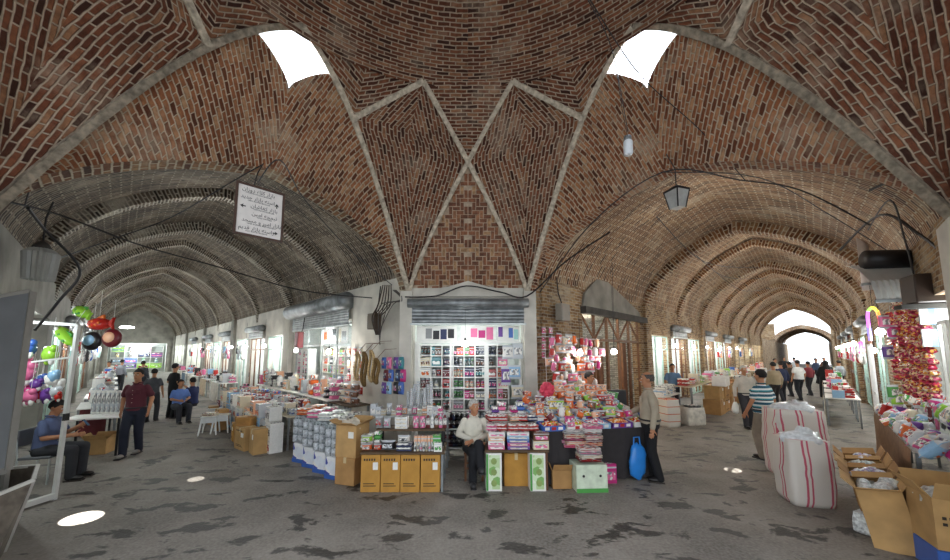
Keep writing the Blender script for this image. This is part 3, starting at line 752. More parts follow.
# ---- grey alley, pier side, first bay (W2)
wall(W2, -XB[1], -.32, [(-6.9, -2.6, 3.0)], M_white, 'wall_left'); recess(W2, -6.9, -2.6, 3.0, 1.4)
shutter(W2, -6.9, -2.6, 2.85, .5, .24, 'wide grey shutter rolled up above the shelves of bottled goods')
glazed_front(W2, -6.9, -2.6, .1, 2.9, 4, 'thin metal frame of the shop beside the plastered pier', M_alu, v=.1, trans=2.3)
PAL2 = ['green', 'white', 'white', 'orange', 'pink', 'red', 'cream', 'sky blue', 'black', 'lime']
shelf_unit(W2, -5.6, -2.8, .5, .6, 2.25, 7, 6, 'bottled goods shop', pal=PAL2, depth=.28, kinds=['bottle', 'product_box', 'jar', 'bottle'], label='white rack of bottles and jars behind the baled paper goods')
shelf_unit(W2, -6.8, -5.8, .1, .8, 2.2, 3, 5, 'bottled goods shop corner rack', pal=['black', 'white', 'red', 'grey', 'pink'], depth=.26)
poster(W2, -5.2, -3.4, 2.35, 2.85, .3, ['orange', 'white', 'black', 'cream', 'grey'], 'pale poster with an orange figure over the bottled goods')
shoplight(W2, -4.6, .3, 2.5, 75); shoplight(W2, -3, -.6, 2.5, 10)
wallmesh(W2, [(-XB[1] - .3, -XB[1] + .3, -.15, .3, 0, 3.6)], M_white, 'trim')
# ---- outer walls, first bay
wall(W3, -XB[1], 1.5, [(-6.9, -.6, 2.9)], M_oldbrick, 'wall_right'); recess(W3, -6.9, -.6, 2.9, 1.2)
wall(W4, -1.5, XB[1], [(.6, 6.9, 2.9)], M_grey, 'wall_left'); recess(W4, .6, 6.9, 2.9, 1.4)
shelf_unit(W3, -6.6, -.8, .7, .9, 2.6, 9, 5, 'outer arcade corner shop', pal=['white', 'sky blue', 'silver', 'pink', 'red', 'cream'], depth=.28, label='shelving of pale boxes behind the hanging beads')
shelf_unit(W4, .9, 6.6, .7, .9, 2.3, 9, 4, 'toy shop', pal=['white', 'sky blue', 'silver', 'turquoise', 'pink'], depth=.28, label='pale shelving of goods behind the hanging toys')
for X in (-1.8, -4.5): shoplight(W3, X, .2, 2.5, 40)
for X in (2.0, 4.8): shoplight(W4, X, .2, 2.5, 45)
# pier bays nearest the crossing get their trims
for F, sg in ((W3, 1), (W4, -1)): wallmesh(F, [(-.3, .3, -.15, .3, 0, 3.5)], M_white, 'trim')
# closing walls behind the crossing corners so that only the back arms stay open
for sx in (-1, 1):
    FF = Fr((5.3 * sx, 2.3), -90 * sx); wallmesh(FF, [(-1.3, 1.3, 0, .3, 0, 3.5)], M_white, 'wall_right' if sx > 0 else 'wall_left')
# ================================================================ STALLS ROUND THE CORNER SHOP
def XP(px, y, z): return (px - CX) / FOC * (y * cos(PITCH) + (z - CAMH) * sin(PITCH))
def ZP(py, y, px=468): return at_y(px, py, y).z
def G(px, py): return at_z(px, py, 0)
def gd(kind, c1, c2, px, y, z, w, d, h, label, rot=0.0, group=None, cat=None, tilt=0):
    return good(kind, c1, c2, None, Vector((XP(px, y, z), y, z)), 0, 0, w, d, h, label, cat, group, rot, tilt) if 0 else _gd(kind, c1, c2, px, y, z, w, d, h, label, rot, group, cat, tilt)
def _gd(kind, c1, c2, px, y, z, w, d, h, label, rot, group, cat, tilt):
    o = link(kind, proto(kind, c1, c2), None, (XP(px, y, z), y, z)); o.scale = (w, d, h); o.rotation_euler = (tilt, 0, rot)
    return tag(o, uq(label), cat or kind.replace('_', ' '), group)
# --- table on four brown cartons
x0, x1 = XP(360, 5.5, .3), XP(440, 5.5, .3); cw = (x1 - x0) / 4
for i in range(4):
    c = carton((x0 + cw * (i + .5), 5.69, 0), R.uniform(-.02, .02), cw - .012, .36, .545, 'tall golden brown carton, %s of four from the baled goods' % ORD[i], M_card3, group='four brown cartons under the goods table', sticker=i != 2, tape=False)
table(((x0 + x1) / 2 + .03, 5.83, 0), 0, x1 - x0 + .08, .66, .58, 'low goods table standing behind four brown cartons')
table(((XP(375, 5.9, .8) + XP(447, 5.9, .8)) / 2, 6.02, 0), 0, 1.12, .34, .85, 'narrow raised stand for bottles behind the low table', leg=cm('black'))
for px, c1, c2, k, w, h, l in ((367, 'orange', 'white', 'packet', .17, .1, 'orange packet'), (378, 'red', 'orange', 'packet', .15, .1, 'red orange packet'), (367, 'lime', 'white', 'packet', .17, .1, 'lime packet'),
                               (388, 'black', 'silver', 'packet', .24, .15, 'black wrapped packet'), (405, 'navy', 'white', 'folded_cloth', .24, .12, 'navy and white folded pack'), (404, 'white', 'grey', 'packet', .2, .1, 'white wrapped pack')):
    zz = .58 if l not in ('lime packet', 'white wrapped pack') else .705
    gd(k, c1, c2, px, 5.66, zz, w, .2, h, l + ' on the table over the four brown cartons', cat='packet' if k == 'packet' else 'cloth')
for i in range(3): gd('folded_cloth', ['white', 'cream', 'green'][i], 'white', 365 + i * 6.5, 5.84, .58 + .0, .1, .16, .2 + .03 * i, '%s pack at the back of the table over the brown cartons' % ['white', 'cream', 'green'][i], cat='pack')
for i in range(7): gd('bottle', ['white', 'cream', 'silver'][i % 3], ['black', 'grey', 'pink'][i % 3], 415 + i * 2.9, 5.6, .58, .04, .05, .12 + .02 * (i % 2), 'small white bottle, %s in row on the table over brown cartons' % ORD[i], group='row of small bottles over the brown cartons')
for i in range(6): gd('product_box', 'peach', 'white', 416 + i * 3.3, 5.72, .581, .045, .1, .2, 'peach soap box, %s in row over the brown cartons' % ORD[i], cat='box', group='row of peach soap boxes')
gd('product_box', 'green', 'lime', 437, 5.68, .581, .12, .12, .22, 'bright green box at the end of the table over brown cartons', cat='box')
gd('product_box', 'white', 'green', 438, 5.58, .581, .12, .07, .13, 'white box before the bright green one on the table', cat='box')
for i, (px, c1, c2, w, h) in enumerate(((379, 'grey', 'red', .13, .2), (387, 'silver', 'pink', .12, .17))): gd('packet', c1, c2, px, 5.95, .85, w, .18, h, '%s and %s wrapped tin pack on the raised stand' % (c1, c2), cat='packet')
for i in range(3): gd('product_box', 'white', 'cream', 402, 5.98, .851 + i * .062, .2, .18, .058, 'flat white box, %s up in the stack on the raised stand' % ORD[i], cat='box', group='flat white boxes on the raised stand')
for i in range(2): gd('wrapped_roll', 'pink', 'pink', 416 + i * 6.6, 5.97, .851, .1, .1, .19, 'bright pink wrapped roll, %s from the white boxes' % ORD[i], cat='roll', group='two pink rolls')
for i in range(5): gd('bottle', ['maroon', 'white', 'brown', 'pink', 'maroon'][i], 'white', 428 + i * 4.2, 5.97, .851, .065, .065, .26 - .03 * (i % 2), '%s bottle, %s along the end of the raised stand' % (['maroon', 'white', 'brown', 'pink', 'maroon'][i], ORD[i]), group='bottles at the end of the raised stand')
# back row table with packs and clear towers
table((XP(405, 6.9, .9), 6.85, 0), 0, 1.75, .5, .93, 'back table of packed goods before the white pillar', top=M_alu)
for i in range(14):
    gd(R.choice(['folded_cloth', 'product_box', 'packet']), R.choice(['white', 'cream', 'silver', 'pink', 'peach']), 'white', 374 + i * 5.1, 6.7, .931, .1, .16, R.uniform(.1, .24), 'pale pack, %s along the back table before the white pillar' % ORD[i], cat='pack')
for i in range(8):
    gd('cup_tower', 'silver', 'white', 408 + i * 3.3, 6.95 - .1 * (i % 2), .931, .075, .075, .42 + .2 * ((i * 5) % 4) / 3, 'clear tower of nested cups, %s from the purses' % ORD[i], group='towers of nested clear cups', cat='cups')
# --- tall carton stack
g = G(347, 486)
carton((g.x, g.y + .22, 0), -.3, .36, .4, .42, 'lower brown carton of the stack beside the bales', M_card, prints='', sticker=False)
carton((g.x - .01, g.y + .24, .421), -.26, .37, .4, .5, 'upper brown carton with raised flaps beside the bales', M_card2, open_=True, prints='', sticker=True, fang=-.5, fillmat=plain('#d9cfbc', .6, name='paper_fill'))
# --- bales of paper goods
g0, g1 = G(300, 463), G(334, 480)
M_film = plain('#9ba3a6', .18, var=.5, scale=26, bump=.6, name='crinkled_film'); M_blw = candy(['#dfe3ea', '#e8e8e8', '#4a55a8', '#dcdde5', '#e9e6e2'], 11, .4)
for i in range(4):
    q = g0.lerp(g1, i / 3); dy = .16
    for r in range(2):
        p = (q.x + .12 * r, q.y + dy + .32 * r, 0)
        root = empty('wrapped_bale', p, -.45, uq('bale of paper rolls with blue printed foot, %s from the pillar%s' % (ORD[i], ', rear row' if r else '')), 'bale', 'bales of wrapped paper goods')
        b = MB(); b.box(-.15, .15, -.15, .15, 0, .36); bevel(b.obj('lower_pack', M_blw, root), .03, 2)
        MB().box(-.151, .151, -.153, .15, .0, .07).obj('printed_band', cm('blue'), root)
        b = MB(); b.box(-.155, .155, -.155, .155, .365, .88); bevel(b.obj('upper_pack', M_film, root), .05, 3)
        b = MB()
        for a in (-.07, .07):
            for z in (.45, .6, .75): b.cyl((a, -.158, z - .06), (a, -.158, z + .06), .05, n=10)
        b.obj('roll_pattern', plain('#c7cbd0', .3, var=.3, scale=30, name='rolled_paper'), root, smooth=True)
        gd('folded_cloth', ['orange', 'pink', 'white', 'white'][i], ['peach', 'white', 'silver', 'grey'][i], 0, 1, 0, .26, .26, .13, '%s pack lying on top of a bale, %s from the pillar' % (['orange', 'pink', 'white', 'pale'][i], ORD[i]), cat='pack').location = (p[0], p[1], .885)
# --- goods tables of the bottled goods shop
M_paper = plain('#a9793c', .7, var=.2, scale=5, bump=.4, name='brown_paper')
FW = Fr((-1.3 - 1.7 / sqrt(2), 7.6 - 1.7 / sqrt(2)), -45)     # a line 1.7 m in front of the grey alley pier wall
for i, X in enumerate((-2.6, -4.1, -5.6, -7.1)):
    o = table((0, 0, 0), 0, 1.45, .8, .72, '%s low trestle table of packed goods along the grey arcade' % ORD[i], top=cm('cream'), cloth=None); FW.put(o, X, .35)
    o = table((0, 0, 0), 0, 1.45, .5, .98, '%s raised back table of packed goods along the grey arcade' % ORD[i], top=cm('white')); FW.put(o, X, 1.05)
    for k in range(9):
        for r in range(2):
            c1 = R.choice(['white', 'cream', 'peach', 'orange', 'pink', 'white', 'silver', 'grey', 'maroon']); kd = R.choice(['product_box', 'product_box', 'folded_cloth', 'packet'])
            good(kd, c1, R.choice(['white', 'red', 'black', 'blue']), FW, X - .64 + k * .16, .12 + r * .3, .721, .14, .2, R.uniform(.1, .26) + .08 * r, '%s %s, %s %s along %s low trestle table' % (c1, NOUN[kd], ORD[k], 'back' if r else 'front', ORD[i]), None, 'goods on the low trestle tables')
        c1 = R.choice(['white', 'cream', 'peach', 'black', 'pink', 'orange', 'silver'])
        kd = R.choice(['folded_cloth', 'packet', 'product_box'])
        good(kd, c1, 'white', FW, X - .64 + k * .16, 1.0 + .2 * (k % 2), .981, .15, .2, R.uniform(.15, .55), '%s %s, %s along %s raised back table' % (c1, NOUN[kd], ORD[k], ORD[i]), None, 'goods on the raised back tables')
specs = [(-2.2, .3, .34, .3, .5, M_card2), (-2.75, .2, .5, .3, .46, M_card2), (-3.4, .25, .3, .25, .6, M_card), (-3.8, .26, .34, .26, .4, M_card3), (-5.4, .2, .34, .24, .55, M_card), (-6.0, .2, .3, .24, .4, M_card2), (-6.6, .2, .4, .24, .5, M_card)]
for i, (X, v, w, d, h, m) in enumerate(specs):
    o = carton((0, 0, 0), 0, w, d, h, 'brown carton on the ground, %s from the bales along the grey arcade' % ORD[i], m, prints='lines' if i % 2 else '', group='cartons along the grey arcade tables'); FW.put(o, X, v - .78, 0, R.uniform(-.15, .15))
o = sack((0, 0, 0), 0, .38, .3, .62, 'plump brown paper sack before the trestle tables', M_paper, top='none'); o.location = G(241, 447) + Vector((0, .15, 0))
for i, (X, h) in enumerate(((-4.45, .32), (-4.45, .64), (-4.85, .3), (-4.85, .6))):
    good('product_box', ['white', 'peach', 'white', 'cream'][i], ['red', 'black', 'pink', 'grey'][i], FW, X, -.1, h - .3, .32, .28, .3, '%s printed carton stacked before the trestle tables' % ['white', 'peach', 'pale', 'cream'][i], 'box')
k = 0
for i in range(17):
    X = -2.05 - i * .32
    if -4.75 < X < -4.15: continue
    n = 2 + (i % 2)
    for r in range(n):
        c1 = ['white', 'cream', 'white', 'peach', 'silver', 'white', 'maroon', 'cream', 'sky blue'][(i * 4 + r * 5) % 9]; k += 1
        good('product_box', c1, ['red', 'black', 'pink', 'grey', 'blue', 'orange'][(i + r) % 6], FW, X, -.24 + .02 * ((i * 3) % 4), r * .3, .29, .26, .298, '%s printed box, %s up, %s along the foot of the trestle tables' % (c1, ORD[r], ORD[i]), 'box', 'printed boxes at the foot of the trestle tables')
M_plas = plain('#dfe2e0', .35, var=.05, name='moulded_plastic')
for i, (px, py) in enumerate(((209, 434), (221, 432), (214, 424))):
    g = G(px, py); root = empty('plastic_stool', (g.x, g.y, 0), .4, uq(['white plastic stool standing at the alley edge of the tables', 'white plastic stool next to the brown paper sack', 'white plastic stool behind the two others'][i]), 'stool')
    bevel(MB().box(-.17, .17, -.17, .17, .43, .46).obj('seat', M_plas, root), .01)
    for a in (-1, 1):
        for b_ in (-1, 1):
            MB().tube([(a * .19, b_ * .19, 0), (a * .14, b_ * .14, .43)], [.018, .026], 4).obj('leg', M_plas, root)
    MB().box(-.15, .15, -.155, -.14, .3, .43).obj('apron', M_plas, root)
for i in range(3): good('folded_cloth', 'cream', 'maroon', None, G(209, 434) + Vector((0, 0, 0)), 0, 0, .01, .01, .01, 'x') if 0 else None
o = gd('folded_cloth', 'cream', 'maroon', 209, G(209, 434).y, .461, .26, .26, .08, 'folded cream bundle lying on the plastic stool', cat='bundle'); o.location.x = G(209, 434).x
# --- hanging goods on the plaster pier of the grey arcade
HM = plain('#7d6034', .8, var=.4, scale=60, bump=.6, name='loofah_fibre')
for i, (px, py, h, m) in enumerate(((357, 366, .62, 0), (364, 369, .72, 1), (371, 366, .66, 0), (376, 371, .5, 1))):
    X, z = W2.hit(px, py, -.55)
    b = MB(); b.tube([(.085 * cos(a), .02 * sin(3 * a), h / 2 * sin(a)) for a in [2 * pi * k / 22 for k in range(22)]], .03 + .008 * m, 7, 0, True)
    root = empty('loofah_loop', W2.p(X, -.55, z), W2.a, uq('%s long oval loop of brown scrubbing fibre hung on the plaster pier' % ['first', 'second', 'third', 'fourth'][i]), 'loofah', 'oval scrubbing loops on the pier')
    b.obj('loop', HM if m else plain('#c7a877', .8, var=.4, scale=60, bump=.6, name='loofah_fibre_pale'), root, smooth=True); MB().tube([(0, .01, h / 2), (0, .2, h / 2 + .2), (0, .5, h / 2 + .22)], .006, 4).obj('hanging_string', cm('brown'), root)
GBC = ['navy', 'blue', 'pink', 'purple', 'teal', 'maroon', 'blue', 'navy', 'magenta', 'purple', 'sky blue', 'black', 'blue', 'purple']
k = 0
for r in range(3):
    for c in range(4):
        px, py = 384 + c * 6.0 + (r % 2) * 2, 363 + r * 12.5; X, z = W2.hit(px, py, -.4 - .08 * (c % 2)); k += 1
        good('gift_bag', GBC[k % 14], GBC[(k * 5 + 3) % 14], W2, X, -.4 - .1 * (c % 2), z - .12, .17, .1, .24, '%s shiny purse, %s across in %s hanging row by the pier' % (GBC[k % 14], ORD[c], ORD[r]), 'purse', 'purses hung on the pier')
for i in range(12):
    px, py = 347 + (i % 3) * 7, 352 + (i // 3) * 13; X, z = W2.hit(px, py, -.25)
    good('packet', ['orange', 'red', 'cream', 'peach', 'brown'][i % 5], ['white', 'peach', 'red'][i % 3], W2, X, -.2 - .03 * (i % 3), z - .1, .2, .06, .22, '%s snack packet pinned to the plaster pier, row %s' % (['orange', 'red', 'cream', 'peach', 'brown'][i % 5], ORD[i // 3]), 'packet', 'packets pinned to the plaster pier')
for i in range(9):
    X = -1.1 - .28 * (i % 3); good('packet', ['brown', 'peach', 'cream'][i % 3], 'brown', W2, X, -.62 - .03 * (i % 2), .95 + .15 * (i // 3), .27, .2, .14, '%s bagged dried goods, %s layer, under the scrubbing loops' % (['brown', 'peach', 'cream'][i % 3], ORD[i // 3]), 'bag', 'bags of dried goods under the loops')
o = table((0, 0, 0), 0, 1.0, .5, .95, 'small table of bagged dried goods against the plaster pier'); W2.put(o, -1.35, -.62)
# --- table on patterned tall boxes
M_grn = candy(['#cfe0bb', '#b7cf9a', '#d9e6cc', '#7fae62', '#e3ead9'], 9, .4)
tx0, tx1 = XP(487, 5.5, .3), XP(549, 5.5, .3)
for i, px in enumerate((494, 538)):
    root = empty('patterned_box', (XP(px, 5.55, .2), 5.72, 0), 0, 'tall pale green and white floral box, %s' % ['beside the seated man', 'between the two brown gaps'][i], 'box')
    bevel(MB().box(-.12, .12, -.17, .17, 0, .555).obj('body', cm('white'), root), .006)
    MB().box(-.075, .09, -.173, -.17, .03, .53).obj('picture_panel', M_grn, root)
    b = MB()
    for z in (.12, .28, .44): b.ball((.0 + .02 * i, -.174, z), .045, .002, .05, 10, 6)
    b.obj('printed_flowers', cm('lime') if 0 else plain('#8aa05a', .5, name='print_green'), root)
    MB().box(-.118, -.085, -.174, -.17, .01, .545).obj('edge_stripe', cm('green'), root)
table(((tx0 + tx1) / 2, 5.88, 0), 0, tx1 - tx0 + .05, .62, .59, 'goods table carried on two patterned tall boxes', leg=cm('brown'))
carton((XP(516, 5.8, .2), 5.95, 0), 0, .38, .4, .5, 'dark brown carton in the shade between the patterned boxes', M_card3, prints='', sticker=False)
for j, (px, cols, w) in enumerate(((496, ['pink', 'white', 'peach', 'white'], .25), (517, ['purple', 'magenta', 'blue', 'sky blue', 'white'], .34), (539, ['cream', 'brown'], .24))):
    hh = .26 / len(cols)
    for i, c in enumerate(cols):
        gd('product_box' if j < 2 else 'product_box', c, ['white', 'cream', 'pink'][j] if c != 'white' else 'pink', px, 5.8, .591 + i * hh, w, .34, hh - .004, '%s flat box, %s up in %s' % (c, ORD[i], ['the stack nearest the seated man', 'the purple and blue stack', 'the brown stack by the sweets'][j]), cat='box', rot=R.uniform(-.04, .04))
k = 0
for r in range(2):
    for px, c in ((492, 'pink'), (502, 'red'), (513, 'peach'), (523, 'red'), (531, 'navy')):
        gd('folded_cloth', R.choice([c, 'pink', 'red']), 'white', px, 5.85 + .25 * r, .855 + .1 * r, .17, .24, .09, '%s folded textile, %s row over the flat boxes, %s along' % (c, ['front', 'rear'][r], ORD[k % 5]), cat='cloth', rot=R.uniform(-.3, .3)); k += 1
table((XP(514, 6.5, .9), 6.5, 0), 0, .95, .45, .93, 'rear table of folded textiles beside the seated man')
for i in range(8): gd('folded_cloth', ['navy', 'purple', 'pink', 'white', 'magenta', 'blue', 'red', 'peach'][i], 'white', 489 + i * 6.2, 6.45, .931, .13, .25, .12 + .08 * (i % 3), '%s cloth bundle on the rear table beside the seated man' % ['navy', 'purple', 'pink', 'white', 'magenta', 'blue', 'red', 'peach'][i], cat='cloth')
for i in range(10): gd('folded_cloth', ['maroon', 'navy', 'black', 'grey', 'pink'][i % 5], 'grey', 449 + (i % 5) * 5, 7.0, .3 + .34 * (i // 5), .16, .22, .3, '%s cloth bundle on %s tier behind the seated man' % (['maroon', 'navy', 'black', 'grey', 'pink'][i % 5], ['lower', 'upper'][i // 5]), cat='cloth')
shelfr = empty('low_rack', (XP(459, 7.0, .5), 7.02, 0), 0, 'low open rack of dark bundles behind the seated man', 'rack')
for z in (.27, .62): MB().box(-.32, .32, -.14, .14, z, z + .025).obj('shelf', M_alu, shelfr)
for a in (-.31, .31): MB().box(a - .012, a + .012, -.13, .13, 0, .95).obj('upright', M_alu, shelfr)
# --- piles of flat packets and boxes before the sweets
for j, (px, y, base, n, w) in enumerate(((557, 5.9, .6, 5, .3), (573, 5.8, .6, 5, .32), (591, 5.85, .62, 6, .3), (588, 5.62, .44, 4, .34))):
    for i in range(n):
        gd('folded_cloth', ['white', 'pink', 'peach', 'maroon', 'cream', 'grey'][(i + j) % 6], ['red', 'white', 'pink'][i % 3], px + R.uniform(-.8, .8), y, base + i * .052, w, .24, .05, 'flat printed packet, %s up in %s pile before the sweets' % (ORD[i], ORD[j]), cat='packet', rot=R.uniform(-.15, .15), group='flat packets before the sweets')
table((XP(572, 5.95, .5), 6.02, 0), 0, .95, .4, .59, 'dark low stand under the flat packets', top=cm('black'), leg=cm('black'))
g = G(587, 487)
root = empty('fruit_carton', (g.x, 5.66, 0), .06, 'white and green printed carton with round holes under the packets', 'carton')
bevel(MB().box(-.24, .24, -.16, .16, 0, .4).obj('body', plain('#c9d4bd', .7, name='white_card'), root), .006); MB().box(-.241, .241, -.163, -.16, 0, .06).obj('green_band', cm('green'), root)
b = MB()
for x in (-.13, .13): b.cyl((x, -.165, .24), (x, -.15, .24), .02, n=10)
b.obj('hand_holes', cm('black'), root)
carton((XP(560, 5.75, .2), 5.8, 0), .05, .3, .3, .27, 'brown open carton on the ground beside the floral box', M_card, True, prints='', sticker=False, fang=-1.2)
carton((XP(556, 6.1, .2), 6.1, 0), .0, .36, .26, .45, 'brown carton standing behind the open one', M_card3, prints='', sticker=False)
gd('product_box', 'magenta', 'pink', 608, 5.95, 0, .22, .16, .3, 'bright pink box on the ground beside the dark cloth', cat='box', rot=.1)
# --- the sweets stall
SF = Fr((2.05, 6.55), 12)
o = table((0, 0, 0), 0, 2.05, 1.25, .84, 'wide sweets stall table draped in dark cloth', cloth=plain('#2f2b2c', .9, name='dark_cloth')); SF.put(o, 0, 0)
root = o
b = MB(); vs = []
for i in range(15):
    y = -.62 + i * 1.24 / 14
    for kk, z in enumerate((.842, .72, .3, .03)): vs.append((1.03 + .03 * kk * (1 + sin(i * 2.1)) * .5, y, z))
b.add(vs, [(i * 4 + k, i * 4 + 4 + k, i * 4 + 5 + k, i * 4 + 1 + k) for i in range(14) for k in range(3)]); b.obj('cloth_skirt', plain('#2f2b2c', .9, name='dark_cloth'), root, smooth=True)
SW = [candy(['#d8442e', '#e9a23b', '#efe2cf', '#b8281f', '#e36f8a', '#7fae3a'], 34), candy(['#e88a3b', '#e8b06a', '#f0dcc0', '#c8502a'], 30), candy(['#efe9e2', '#e58fa9', '#c02a58', '#7a9fd0', '#f3efe6'], 32), candy(['#93c83e', '#efe9e2', '#d8442e', '#e9d23b'], 34)]
def tray(F, X, v, z, w, d, h, col, fm, label, rot=0.0, tilt=.12):
    root = empty('sweets_tray', F.p(X, v, z), F.a + rot, uq(label), 'tray'); root.rotation_euler.x = tilt
    b = MB(); t = .01
    for bx in ((-w / 2, w / 2, -d / 2, -d / 2 + t), (-w / 2, w / 2, d / 2 - t, d / 2), (-w / 2, -w / 2 + t, -d / 2, d / 2), (w / 2 - t, w / 2, -d / 2, d / 2)): b.box(*bx, 0, h)
    b.box(-w / 2, w / 2, -d / 2, d / 2, -.005, .005); b.obj('tray_body', cm(col), root)
    b = MB()
    for i in range(3): b.box(-w * .42 + i * w * .3, -w * .42 + i * w * .3 + w * .2, -d / 2 - .003, -d / 2, h * .2, h * .8, i % 2)
    b.obj('printed_label', [cm('white'), cm('red')], root)
    b = MB(); n = 8; vs = [(-w * .47 + w * .94 * i / n, -d * .46 + d * .92 * j / n, h * .75 + .06 * sin(pi * i / n) * sin(pi * j / n) + .025 * noise.noise(Vector((i * 1.7, j * 1.7, X * 9)))) for i in range(n + 1) for j in range(n + 1)]
    b.add(vs, [(i * (n + 1) + j, (i + 1) * (n + 1) + j, (i + 1) * (n + 1) + j + 1, i * (n + 1) + j + 1) for i in range(n) for j in range(n)])
    tag(b.obj('sweets', fm, root, smooth=True), kind='stuff'); return root
k = 0
for r in range(4):
    for c in range(5):
        col = ['blue', 'white', 'sky blue', 'purple', 'white'][(c + r) % 5]
        tray(SF, -.82 + c * .41, -.5 + r * .31, .86 + r * .075, .38, .28, .08, col, SW[(c * 3 + r) % 4], '%s sweets tray, %s along in %s row from the alley' % (col, ORD[c], ORD[r])); k += 1
for i in range(44):
    r = i // 11; c = i % 11; col = ['orange', 'red', 'peach', 'white', 'green', 'lime', 'orange', 'maroon', 'magenta', 'brown', 'yellow'][(i * 7) % 11]
    good('packet', col, ['white', 'orange', 'red', 'peach'][i % 4], SF, -.9 + c * .18 + R.uniform(-.07, .07), -.38 + r * .31 + R.uniform(-.09, .09), .96 + r * .085 + R.uniform(0, .05), R.uniform(.13, .24), .14, R.uniform(.11, .2), '%s sweets bag heaped between trays, %s along, %s row' % (col, ORD[c], ORD[r]), 'sweets bag', 'bags of sweets heaped on the stall', rot=R.uniform(-1.4, 1.4), tilt=R.uniform(-1.2, .2))
for i in range(10):
    good('packet', ['orange', 'peach'][i % 2], 'peach', SF, -.1 + (i % 5) * .22, .45 + .1 * (i // 5), 1.18 + .1 * (i // 5), .26, .2, .17, '%s bag on the orange heap at the rear, %s along' % (['orange', 'peach'][i % 2], ORD[i % 5]), 'sweets bag', 'orange bags at the rear of the stall', rot=R.uniform(-.5, .5), tilt=-.4)
b = gd('wrapped_roll', 'magenta', 'pink', 570, 5.85, .9, .16, .16, .16, 'magenta ball shaped pack at the corner of the sweets stall', cat='ball')
for i, (px, c) in enumerate(((545, 'lime'), (553, 'yellow'), (550, 'sky blue'), (560, 'lime'), (566, 'white'))):
    gd('packet', c, 'white', px, 6.4, .95 + .1 * (i % 2), .2, .15, .2, '%s crisp bag at the end of the sweets stall near the floral box' % c, cat='sweets bag', tilt=-.3)
# strung packets over the sweets
rail = empty('hanging_rail', W1.p(1.2, -.45, 2.42), W1.a, 'thin metal rail carrying strings of snack packets by the shop pier', 'rail')
MB().cyl((-1.15, 0, 0), (1.3, 0, 0), .012, n=6).obj('bar', M_alu, rail)
for a in (-1.1, 1.25): MB().cyl((a, 0, 0), (a, .4, 0), .01, n=6).obj('bracket', M_alu, rail)
for c in range(9):
    X = .1 + c * .27
    for r in range(7):
        if (c, r) in ((7, 5), (8, 3), (8, 4), (8, 5), (8, 6), (7, 6), (6, 6), (7, 4)): continue
        col = [['pink', 'red', 'peach'], ['white', 'pink', 'cream'], ['peach', 'orange', 'red'], ['pink', 'magenta', 'white']][(c // 2) % 4][(r + c) % 3]
        good('packet', col, ['white', 'red', 'peach', 'orange'][(r * 3 + c) % 4], W1, X + R.uniform(-.05, .05), -.45 - .1 * (r % 2) - .05 * (r > 3) - R.uniform(0, .08), 2.22 - r * .19 + R.uniform(-.05, .05), R.uniform(.2, .3), .12, R.uniform(.18, .26), '%s snack packet, %s from top on the %s string over the sweets' % (col, ORD[r], ORD[c]), 'snack packet', 'snack packets strung over the sweets', rot=R.uniform(-.6, .6), tilt=R.uniform(-.2, .2))
for i in range(8):
    X, z = W1.hit(543 + (i % 2) * 7, 331 + 8 * (i // 2), -.1); good('packet', 'pink', ['red', 'white'][i % 2], W1, X, -.12, z - .07, .16, .05, .15, 'pink sachet, %s up the strip on the pillar edge' % ORD[i], 'packet', 'pink sachets on the pillar edge')
q = at_y(547, 390, 6.7); b = MB()
for i in range(26):
    a, e = R.uniform(0, 2 * pi), R.uniform(-1.2, 1.3); d = Vector((cos(a) * cos(e), sin(a) * cos(e), sin(e))); b.ball(d * .1, .06, .06, .06, 6, 4, 0, wob=.6, seed=i)
r_ = empty('tulle_pompom', q, 0, 'large pink red ruffled pompom hanging beside the corner shop', 'pompom'); b.obj('ruffles', cm('#d8405a'), r_, smooth=True); MB().tube([(0, 0, .1), (0, .1, .9)], .004, 4).obj('string', cm('white'), r_)
bulb(at_y(580, 352, 7.6), 4, 'bright bulb among the strung snack packets', cord=.7, r=.06)
bulb(at_y(614, 351, 8.6), 14, 'pear shaped bulb on a long wire before the timber shop front', cord=2.0, r=.075)
bulb(at_y(329, 351, 8.9), 14, 'bright bulb over the bottles beside the plastered pier', cord=.5, r=.06)
bulb(at_y(296, 350, 10.6), 12, 'bright bulb beside the dark red sign box', cord=.5, r=.06)
# ================================================================ BRICK ARCADE SIDE
M_wov = plain('#cfc9bd', .7, var=.18, scale=9, bump=.3, name='woven_plastic'); M_pof = glassy('#eef2f4', .5, .2)
M_str = stripes([(0, '#d6cfc6'), (.2, '#c0566a'), (.3, '#d6cfc6'), (.42, '#c0566a'), (.5, '#d6cfc6')], 3.6, 'xy', .6, 'striped_woven', .35)
M_spot = stripes([(0, '#cfc9bd'), (.8, '#c25a34'), (.9, '#cfc9bd')], 5, 2, .7, 'printed_woven')
M_whf = plain('#dfe2e4', .25, var=.15, scale=20, bump=.5, name='white_film')
g = G(812, 484); sack((g.x + .14, g.y + .4, 0), -.3, .74, .6, 1.12, 'tall pink striped woven sack behind the shorter one', M_str, 'film', topmat=M_whf)
g = G(823, 509); sack((g.x, g.y + .24, 0), -.25, .52, .48, .88, 'shorter pink striped woven sack nearest the cartons', M_str, 'film', topmat=M_whf)
for i, (px, py, w, h) in enumerate(((658, 424, .42, .75), (674, 428, .44, .78))):
    g = G(px, py); sack((g.x, g.y + .2, 0), .2, w, .4, h, 'white woven sack with orange print, %s' % ['against the grey pillar', 'between the other sack and the pale bundle'][i], M_spot, 'none', 'orange printed sacks')
g = G(697, 426); sack((g.x, g.y + .25, 0), .15, .62, .5, .5, 'wide pale square bundle with a black lid on top', M_wov, 'none')
gd('folded_cloth', 'black', 'grey', 692, g.y + .2, .5, .36, .28, .06, 'flat black package lying on the pale square bundle', cat='package')
